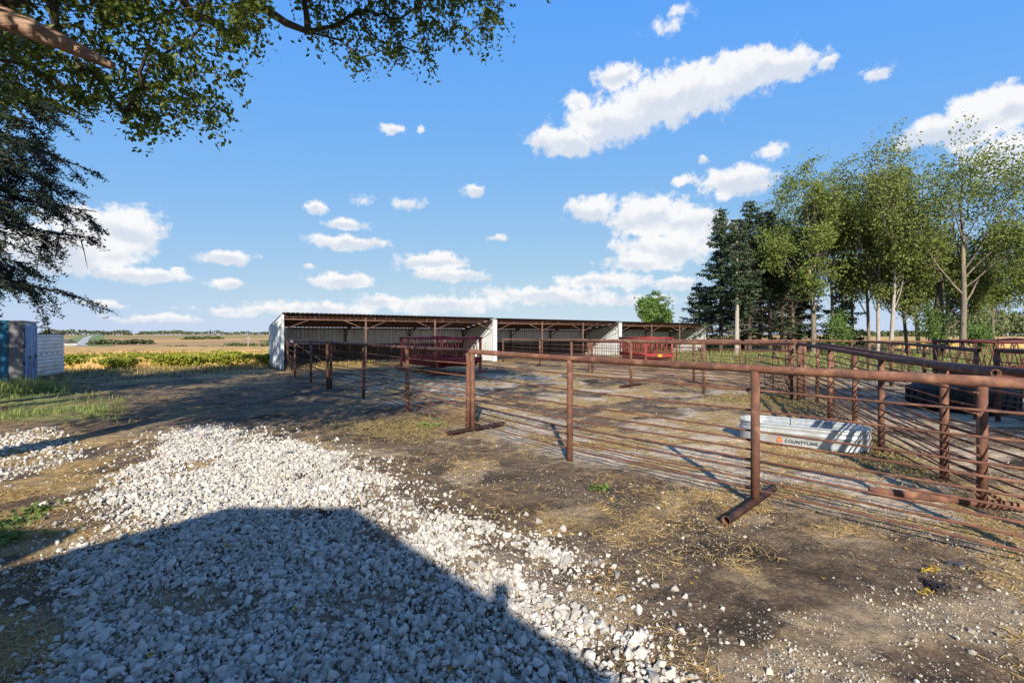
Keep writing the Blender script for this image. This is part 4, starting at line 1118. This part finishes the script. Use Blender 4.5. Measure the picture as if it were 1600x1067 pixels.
# ---- evergreen hanging in at the left edge, and two more yard trees out of the frame whose shade falls across the yard
def left_evergreen():
    rr = random.Random(8); rn = np.random.RandomState(8)
    base = Vector((-13.4, 11.0, 0)); base.z = gz(base.x, base.y); H = 13.0
    t = thing('evergreen_tree', 'dark evergreen with drooping boughs at the left edge above the container', 'tree', base)
    b = MB(); b.path([(0, 0, -.1), (.1, 0, 5), (0, 0, H)], [.28, .18, .02], 10, caps=False); b.build('trunk', M['bark_dark'], t)
    wood = MB(); C = []; D = []
    def spray(p, d, L, r, lev):
        n = 4; pts = [p.copy()]; q = p.copy(); dd = d.copy()
        for i in range(n):
            dd = (dd + Vector((rr.gauss(0, .13), rr.gauss(0, .13), -.10 + .05 * i))).normalized(); q = q + dd * L / n; pts.append(q.copy())
        wood.path(pts, [lerp(r, r * .25, i / n) for i in range(n + 1)], 6 if lev == 0 else 4, caps=False)
        if lev < 2:
            for k in range((9, 5)[lev]):
                f = rr.uniform(.2 if lev == 0 else .1, 1); i = min(int(f * n), n - 1); pp = pts[i].lerp(pts[i + 1], f * n - i)
                sgn = rr.choice((-1, 1)); nd = Vector((-dd.y * sgn, dd.x * sgn, rr.uniform(-1.3, .1))) * .8 + dd * .7
                spray(pp, nd.normalized(), L * rr.uniform(.28, .48), r * .4, lev + 1)
        if lev >= 1:
            m = int(L * 75)
            for _ in range(m):
                f = rr.random(); i = min(int(f * n), n - 1); pp = pts[i].lerp(pts[i + 1], f * n - i)
                C.append((pp.x + rr.gauss(0, .055), pp.y + rr.gauss(0, .055), pp.z + rr.gauss(0, .035)))
    # boughs towards the picture
    for (z, L, azd, el_) in ((3.4, 3.0, 8, -.20), (3.6, 2.6, -12, -.16), (4.3, 2.5, 12, -.10), (4.9, 2.4, -6, -.02), (5.5, 2.4, 14, .0), (6.0, 2.5, -10, .05), (6.5, 2.6, 4, .06), (7.0, 2.6, 16, .08),
                            (7.5, 2.7, -8, .10), (8.1, 2.6, 8, .12), (8.7, 2.5, -4, .15), (9.4, 2.3, 6, .15), (3.9, 2.2, 20, -.15), (5.2, 2.2, 24, -.05), (6.2, 2.3, -22, .0), (4.6, 2.3, -20, -.1), (7.7, 2.3, 22, .05)):
        a = R(azd); L *= .80; spray(Vector((0.05, 0, z)), Vector((math.cos(a), math.sin(a), el_)).normalized(), L, .05, 0)
    for k in range(46):
        a = rr.uniform(R(60), R(300)); z = rr.uniform(3.2, 12.0); L = 3.0 * (1 - (z - 2.5) / 11.5) + .6
        spray(Vector((0, 0, z)), Vector((math.cos(a), math.sin(a), rr.uniform(-.1, .2))).normalized(), L, .05, 0)
    # one bare twig hanging in front of the cloud
    for p, q in (((.5, 0, 4.4), (3.3, .0, 3.98)), ((2.2, 0, 4.15), (2.7, .1, 3.6)), ((2.7, 0, 4.08), (3.3, .1, 3.8)), ((3.3, 0, 3.98), (3.4, .05, 3.35)), ((1.8, 0, 4.2), (2.2, .1, 3.5))):
        wood.path([p, tuple((Vector(p) + Vector(q)) / 2 + Vector((0, 0, .04))), q], [.018, .012, .005], 4, caps=False)
    wood.build('branches', M['bark_dark'], t)
    V, F = leaf_quads(np.array(C), .095, rn, aspect=.34, flat=.3)
    link_mesh('crown', np_mesh('crown', V, F), M['needle_dark'], t)
left_evergreen()
def yard_tree(label, x, y, H, W, zlow, seed, n=9000, name='yard_tree'):
    rn = np.random.RandomState(seed); t = thing(name, label, 'tree', (x, y, gz(x, y)))
    b = MB(); b.path([(0, 0, -.1), (.05, .05, zlow), (0, 0, H * .8)], [.24, .18, .05], 9, caps=False)
    bl = []
    for k in range(46):
        q = rn.normal(size=3); q /= np.linalg.norm(q); q *= rn.rand() ** .35
        p = Vector((q[0] * W, q[1] * W, (zlow + H) / 2 + q[2] * (H - zlow) / 2)); bl.append(tuple(p)); zs = max(zlow * .8, p.z - 1.4)
        b.path([(0, 0, zs), tuple(p * .5 + Vector((0, 0, zs)) * .5 + Vector((0, 0, .15))), tuple(p)], [.06, .04, .01], 5, caps=False)
    b.build('trunk', M['bark_dark'], t)
    B_ = np.array(bl); m = n // 46; C = np.repeat(B_, m, 0) + rn.normal(size=(46 * m, 3)) * .42
    V, F = leaf_quads(C, .17, rn, aspect=.65); link_mesh('crown', np_mesh('crown', V, F), M['leaf_a'], t)
yard_tree('yard tree left of the picture, shading the grass beside the windbreak panel', -19.5, 6.5, 8.5, 3.6, 3.4, 51, 13000)
yard_tree('yard tree left of the picture, shading the ground before the first shed', -14.5, 5.0, 9.5, 2.6, 5.2, 53, 11000)
yard_tree('yard tree right of the picture, shading the black tyre in the right pen', 10.9, 1.6, 7.4, 2.1, 3.4, 52, 9000)

# ------------------------------------------------------------------ loose gravel, grit, straw, grass
from mathutils.geometry import convex_hull_2d
import bmesh
def stone_protos(k, npts, seed, squash=.65):
    out = []; rr = np.random.RandomState(seed)
    for _ in range(k):
        P = rr.normal(size=(npts, 3)); P /= np.linalg.norm(P, axis=1)[:, None]; P *= rr.uniform(.75, 1.1, (npts, 1)) * np.array([1.0, rr.uniform(.6, .95), rr.uniform(squash - .15, squash + .2)])
        bm = bmesh.new(); vs = [bm.verts.new(p) for p in P]
        bmesh.ops.convex_hull(bm, input=vs)
        for v in [v for v in bm.verts if not v.link_faces]: bm.verts.remove(v)
        bmesh.ops.triangulate(bm, faces=bm.faces[:]); bm.verts.index_update()
        V = np.array([v.co[:] for v in bm.verts]); F = np.array([[v.index for v in f.verts] for f in bm.faces]); bm.free(); out.append((V, F))
    return out
def rand_rot(n, rr, tilt=1.0):
    q = rr.normal(size=(n, 4)); q[:, 1:3] *= tilt; q /= np.linalg.norm(q, axis=1)[:, None]
    w, x, y, z = q.T
    return np.stack([np.stack([1 - 2 * (y * y + z * z), 2 * (x * y - z * w), 2 * (x * z + y * w)], -1),
                     np.stack([2 * (x * y + z * w), 1 - 2 * (x * x + z * z), 2 * (y * z - x * w)], -1),
                     np.stack([2 * (x * z - y * w), 2 * (y * z + x * w), 1 - 2 * (x * x + y * y)], -1)], 1)
def scatter(name, label, cat, pos, size, protos, m, rr, tilt=.6):
    n = len(pos); R_ = rand_rot(n, rr, tilt); which = rr.randint(0, len(protos), n)
    VV = []; FF = []; off = 0
    for k, (V, F) in enumerate(protos):
        i = np.where(which == k)[0]
        if not len(i): continue
        W = np.einsum('nij,vj->nvi', R_[i], V) * size[i][:, None, None] + pos[i][:, None, :]
        VV.append(W.reshape(-1, 3)); FF.append((F[None] + (np.arange(len(i)) * len(V))[:, None, None]).reshape(-1, 3) + off); off += len(i) * len(V)
    o = link_mesh(name, np_mesh(name, np.concatenate(VV), np.concatenate(FF)), m)
    return tag(o, label, cat, kind='stuff')
def gravel():
    rr = np.random.RandomState(13); protos = stone_protos(14, 15, 4, .68); small = stone_protos(8, 9, 5, .7)
    n = 310000
    x = rr.uniform(-7.5, 1.6, n); y = 1.2 + 8.6 * rr.rand(n)
    d = poly_dist(x, y, PILE); f = fbm(x, y, 1.9, 3); f2 = fbm(x + 31, y + 8, .9, 2)
    d = d + (fbm(x + 70, y + 5, 1.1, 4) - .5) * .6
    dens = sst(d, -.12, .22) * (.16 + .84 * sst(f + .16 * np.clip(d, 0, .8), .40, .50)) * (.3 + .7 * sst(f2 + .15 * np.clip(d, 0, 1.2), .36, .46))
    # bare strip through the right side of the heap
    strip_ = np.abs((x - .15) * .75 + (y - 3.6) * .66) ; dens *= np.where((strip_ < .16) & (x > -.55) & (f2 > .45), .25, 1)
    dens = np.maximum(dens, .05 * sst(d, -.7, -.05))
    keep = rr.rand(n) < dens * .60; x, y, d = x[keep], y[keep], d[keep]
    s = rr.lognormal(math.log(.0160), .46, len(x)).clip(.005, .044)
    lift = rr.rand(len(x)) ** 2 * .022 * sst(d, 0, .35)
    z = ground_z(x, y) + s * .35 + lift
    scatter('gravel', 'heap of white crushed limestone gravel in the foreground', 'gravel', np.stack([x, y, z], -1), s, protos, M['stone'], rr)
    # chips between the stones and grit over the yard
    n = 120000
    y = 1.9 + rr.exponential(3.0, n); x = rr.uniform(-1.15, 1.15, n) * y
    k = (y < 15) ; x, y = x[k], y[k]
    d = poly_dist(x, y, PILE); g, st, gr = zones(x, y); f = fbm(x + 3, y + 3, 1.3, 4)
    p = (.22 + .55 * g) * sst(f, .36, .60) + .75 * sst(d, -.3, .05) * .5
    p *= np.where((x < -3) & (y > 4.5) & (d < -.2), .35, 1)
    k = rr.rand(len(x)) < p; x, y = x[k], y[k]
    s = rr.lognormal(math.log(.0052), .5, len(x)).clip(.003, .024)
    scatter('grit', 'small pale limestone chips scattered over the bare dirt', 'grit', np.stack([x, y, ground_z(x, y) + s * .3], -1), s, small, M['pebble'], rr)
    # thin gravel patch at the left edge
    n = 9000; x = rr.uniform(-10, -4.5, n); y = rr.uniform(4.5, 10, n); d = poly_dist(x, y, PILE2)
    k = rr.rand(n) < sst(d, -.3, .4) * .8; x, y = x[k], y[k]; s = rr.lognormal(math.log(.024), .35, len(x)).clip(.01, .05)
    scatter('gravel', 'thin patch of shaded white gravel at the left edge', 'gravel', np.stack([x, y, ground_z(x, y) + s * .3], -1), s, protos, M['stone'], rr)
gravel()
def blades(name, label, cat, x, y, length, width, tilt, m, rr, z_off=.004, kind='stuff'):
    n = len(x); az = rr.uniform(0, 2 * math.pi, n); L = length * rr.uniform(.5, 1.4, n); el_ = np.abs(rr.normal(size=n)) * tilt
    d = np.stack([np.cos(az) * np.cos(el_), np.sin(az) * np.cos(el_), np.sin(el_)], -1); s = np.stack([-np.sin(az), np.cos(az), rr.normal(size=n) * .3], -1) * (width * rr.uniform(.6, 1.4, n))[:, None]
    p = np.stack([x, y, ground_z(x, y) + z_off], -1); bend = rr.normal(size=(n, 3)) * .06 * L[:, None]; bend[:, 2] = np.abs(bend[:, 2]) * .4
    mid = p + d * (L * .5)[:, None] + bend; tip = p + d * L[:, None]; tip[:, 2] -= bend[:, 2] * .5
    V = np.stack([p - s, p + s, mid + s, mid - s, tip], 1).reshape(-1, 3); i = np.arange(n)[:, None] * 5
    F = np.concatenate([i + np.array([[0, 1, 2]]), i + np.array([[0, 2, 3]]), i + np.array([[3, 2, 4]])], 0)
    return tag(link_mesh(name, np_mesh(name, V, F), m), label, cat, kind=kind)
def litter():
    rr = np.random.RandomState(17)
    n = 420000
    y = 2.0 + rr.exponential(5.0, n); x = rr.uniform(-1.15, 1.15, n) * y; k = y < 24; x, y = x[k], y[k]
    g, st, gr = zones(x, y); d = poly_dist(x, y, PILE); f = fbm(x + 60, y - 12, 1.6, 4)
    p = (.10 + .85 * st) * sst(f, .38, .58) * (1 - .93 * sst(d, -.05, .25))
    k = rr.rand(len(x)) < p; x, y = x[k], y[k]
    wd = .0012 + .00026 * y
    blades('straw', 'loose straw scattered over the dirt and pen floor', 'straw', x, y, .060 + .006 * y, wd, .13, M['straw'], rr)
    # windrows of old hay along the pen fences
    pts = []
    for (a, c, w, m) in (((6.2, 9.2), (5.0, 5.9), .32, 5200), ((7.9, 13.6), (6.6, 11.2), .45, 3600), ((7.4, 13.9), (5.7, 12.8), .35, 3000), ((-2.0, 9.6), (-.2, 9.9), .5, 2600), ((-1.6, 8.2), (-3.0, 9.6), .45, 3000)):
        t = rr.rand(m); pts.append(np.stack([lerp(a[0], c[0], t) + rr.normal(size=m) * w, lerp(a[1], c[1], t) + rr.normal(size=m) * w], -1))
    Q = np.concatenate(pts)
    blades('hay', 'weathered hay trampled along the pen fences', 'hay', Q[:, 0], Q[:, 1], .13, .0042, .22, M['hay'], rr, .012)
    # grass on the left, in tufts
    n = 30000; y = rr.uniform(8.6, 19, n); x = -rr.uniform(.55, 1.16, n) * y
    f = fbm(x, y, .9, 3); g, st, gr = zones(x, y); k = rr.rand(n) < gr * sst(f, .35, .6) * (1 - .8 * sst(y, 13.5, 16)); x, y = x[k], y[k]
    blades('grass', 'tufts of green grass in front of the blue container', 'grass', x, y, .12, .006, 1.0, M['grass'], rr)
    n = 2600; x = rr.normal(size=n) * .5; y = rr.normal(size=n) * .35
    a = px(18, 612); x = a[0] + x * 1.6; y = a[1] + y * 1.2
    blades('grass', 'tall rank grass against the foot of the container', 'grass', x, y, .42, .008, 1.2, M['grass'], rr)
    # grass verge beside the field and under the windbreak
    n = 26000; x = rr.uniform(-40, -9, n); y = field_edge(x) - rr.exponential(2.2, n); k = y > 16; x, y = x[k], y[k]
    blades('grass', 'dry mown grass verge along the soybean field', 'grass', x, y, .2, .012, .9, M['hay'], rr)
    n = 26000; y = rr.uniform(24, 50, n); x = rr.uniform(.12, 1.15, n) * y
    g, st, gr = zones(x, y); k = rr.rand(n) < gr; x, y = x[k], y[k]
    blades('grass', 'green grass under the windbreak trees', 'grass', x, y, .36, .022, 1.0, M['grass'], rr)
    # fallen leaves
    n = 130; y = rr.uniform(2.2, 8, n); x = rr.uniform(-1.05, .9, n) * y
    C = np.stack([x, y, ground_z(x, y) + .05 * sst(poly_dist(x, y, PILE), 0, .2) + .015], -1)
    V, F = leaf_quads(C, .040, rr, flat=.85, aspect=.7)
    tag(link_mesh('fallen_leaves', np_mesh('fallen_leaves', V, F), M['yellow_leaf']), 'small yellow and brown leaves fallen on the gravel and dirt', 'leaves', kind='stuff')
litter()
def weed(label, u, v, n, r, h, seed, group='green weeds in the yard'):
    rr = np.random.RandomState(seed); x, y = px(u, v); t = thing('weed', label, 'weed', (x, y, gz(x, y)), 0, group)
    q = rr.normal(size=(n, 3)); C = np.stack([q[:, 0] * r, q[:, 1] * r, np.abs(q[:, 2]) * h + .015], -1)
    V, F = leaf_quads(C, .06, rr, flat=.5, aspect=.75); link_mesh('leaves', np_mesh('leaves', V, F), M['weed'], t)
    b = MB()
    for k in range(7): b.path([(0, 0, -.01), tuple(C[k])], [.004, .002], 4, caps=False)
    b.build('stems', M['weed'], t)
weed('low green weed clump on the straw left of the gravel', 60, 799, 70, .08, .03, 1)
weed('green weed clump at the left edge in the shadow', 10, 845, 70, .08, .03, 2)
weed('green weed clump at the left edge just above the shadow', 14, 820, 60, .09, .03, 3)
weed('tiny green weed on the dirt in front of the long panel', 935, 766, 40, .045, .025, 4)
weed('green weed at the foot of the sunlit panel', 668, 668, 70, .14, .04, 5)

# ------------------------------------------------------------------ small loose things by the fence
def twine(name, label, u, v, m, seed, r=.07, n=3, rad=.006):
    rr = random.Random(seed); x, y = px(u, v); t = thing(name, label, 'twine', (x, y, gz(x, y)))
    for k in range(n):
        cx, cy = rr.gauss(0, .03), rr.gauss(0, .03); a = r * rr.uniform(.6, 1.1); c = a * rr.uniform(.35, .7); ph = rr.uniform(0, 3.1)
        pts = []
        for j in range(15):
            th = 2 * math.pi * j / 14 * .96
            X = a * math.cos(th); Y_ = c * math.sin(th); pts.append((cx + X * math.cos(ph) - Y_ * math.sin(ph), cy + X * math.sin(ph) + Y_ * math.cos(ph), .014 + .02 * abs(math.sin(th * 1.5 + k))))
        b = MB(); b.path(pts, rad, 6); b.build('loop', m, t)
twine('plastic_twine', 'bright yellow plastic loop on the dirt below the long panel', 1460, 900, M['yellow'], 1, .042, 2, .005)
twine('plastic_twine', 'yellow loop tangled beside the black twine on the dirt', 1432, 930, M['yellow'], 2, .04, 2, .003)
twine('plastic_twine', 'black twine tangle lying between the two yellow loops', 1462, 922, M['black'], 3, .06, 6, .005)
twine('plastic_twine', 'scrap of blue twine beside the lowest rod at the right', 1503, 891, M['blue_twine'], 4, .026, 3, .004)
def pole():
    x, y = fp(388, 190); z = float(terrain(x, y)); t = thing('utility_pole', 'pale utility pole standing in the far field left of the sheds', 'pole', (x, y, z))
    b = MB(); b.path([(0, 0, -.5), (0, 0, 5.6)], [.16, .11], 8); b.build('post', M['bark_pale'], t)
    b = MB(); b.box(-1.1, 1.1, -.07, .07, 5.0, 5.15); b.build('crossarm', M['bark_pale'], t)
pole()
def far_barn():
    x, y = fp(106, 440); z = float(terrain(x, y)); t = thing('barn', 'small dark roofed farm building far off behind the windbreak panel', 'building', (x, y, z), R(-30))
    b = MB(); b.box(-8, 8, -4, 4, -.5, 3); b.build('wall', M['siding'], t)
    b = MB(); b.prism([(-8.4, -4.6, 2.95), (-8.4, 4.6, 2.95), (-8.4, 0, 6.6)], (16.8, 0, 0)); b.build('roof', M['shingle'], t)
    for xx in (-5, 0, 5):
        b = MB(); b.box(xx - 1, xx + 1, -4.06, -4.01, 0, 2.2); b.build('door', M['wood'], t)
far_barn()
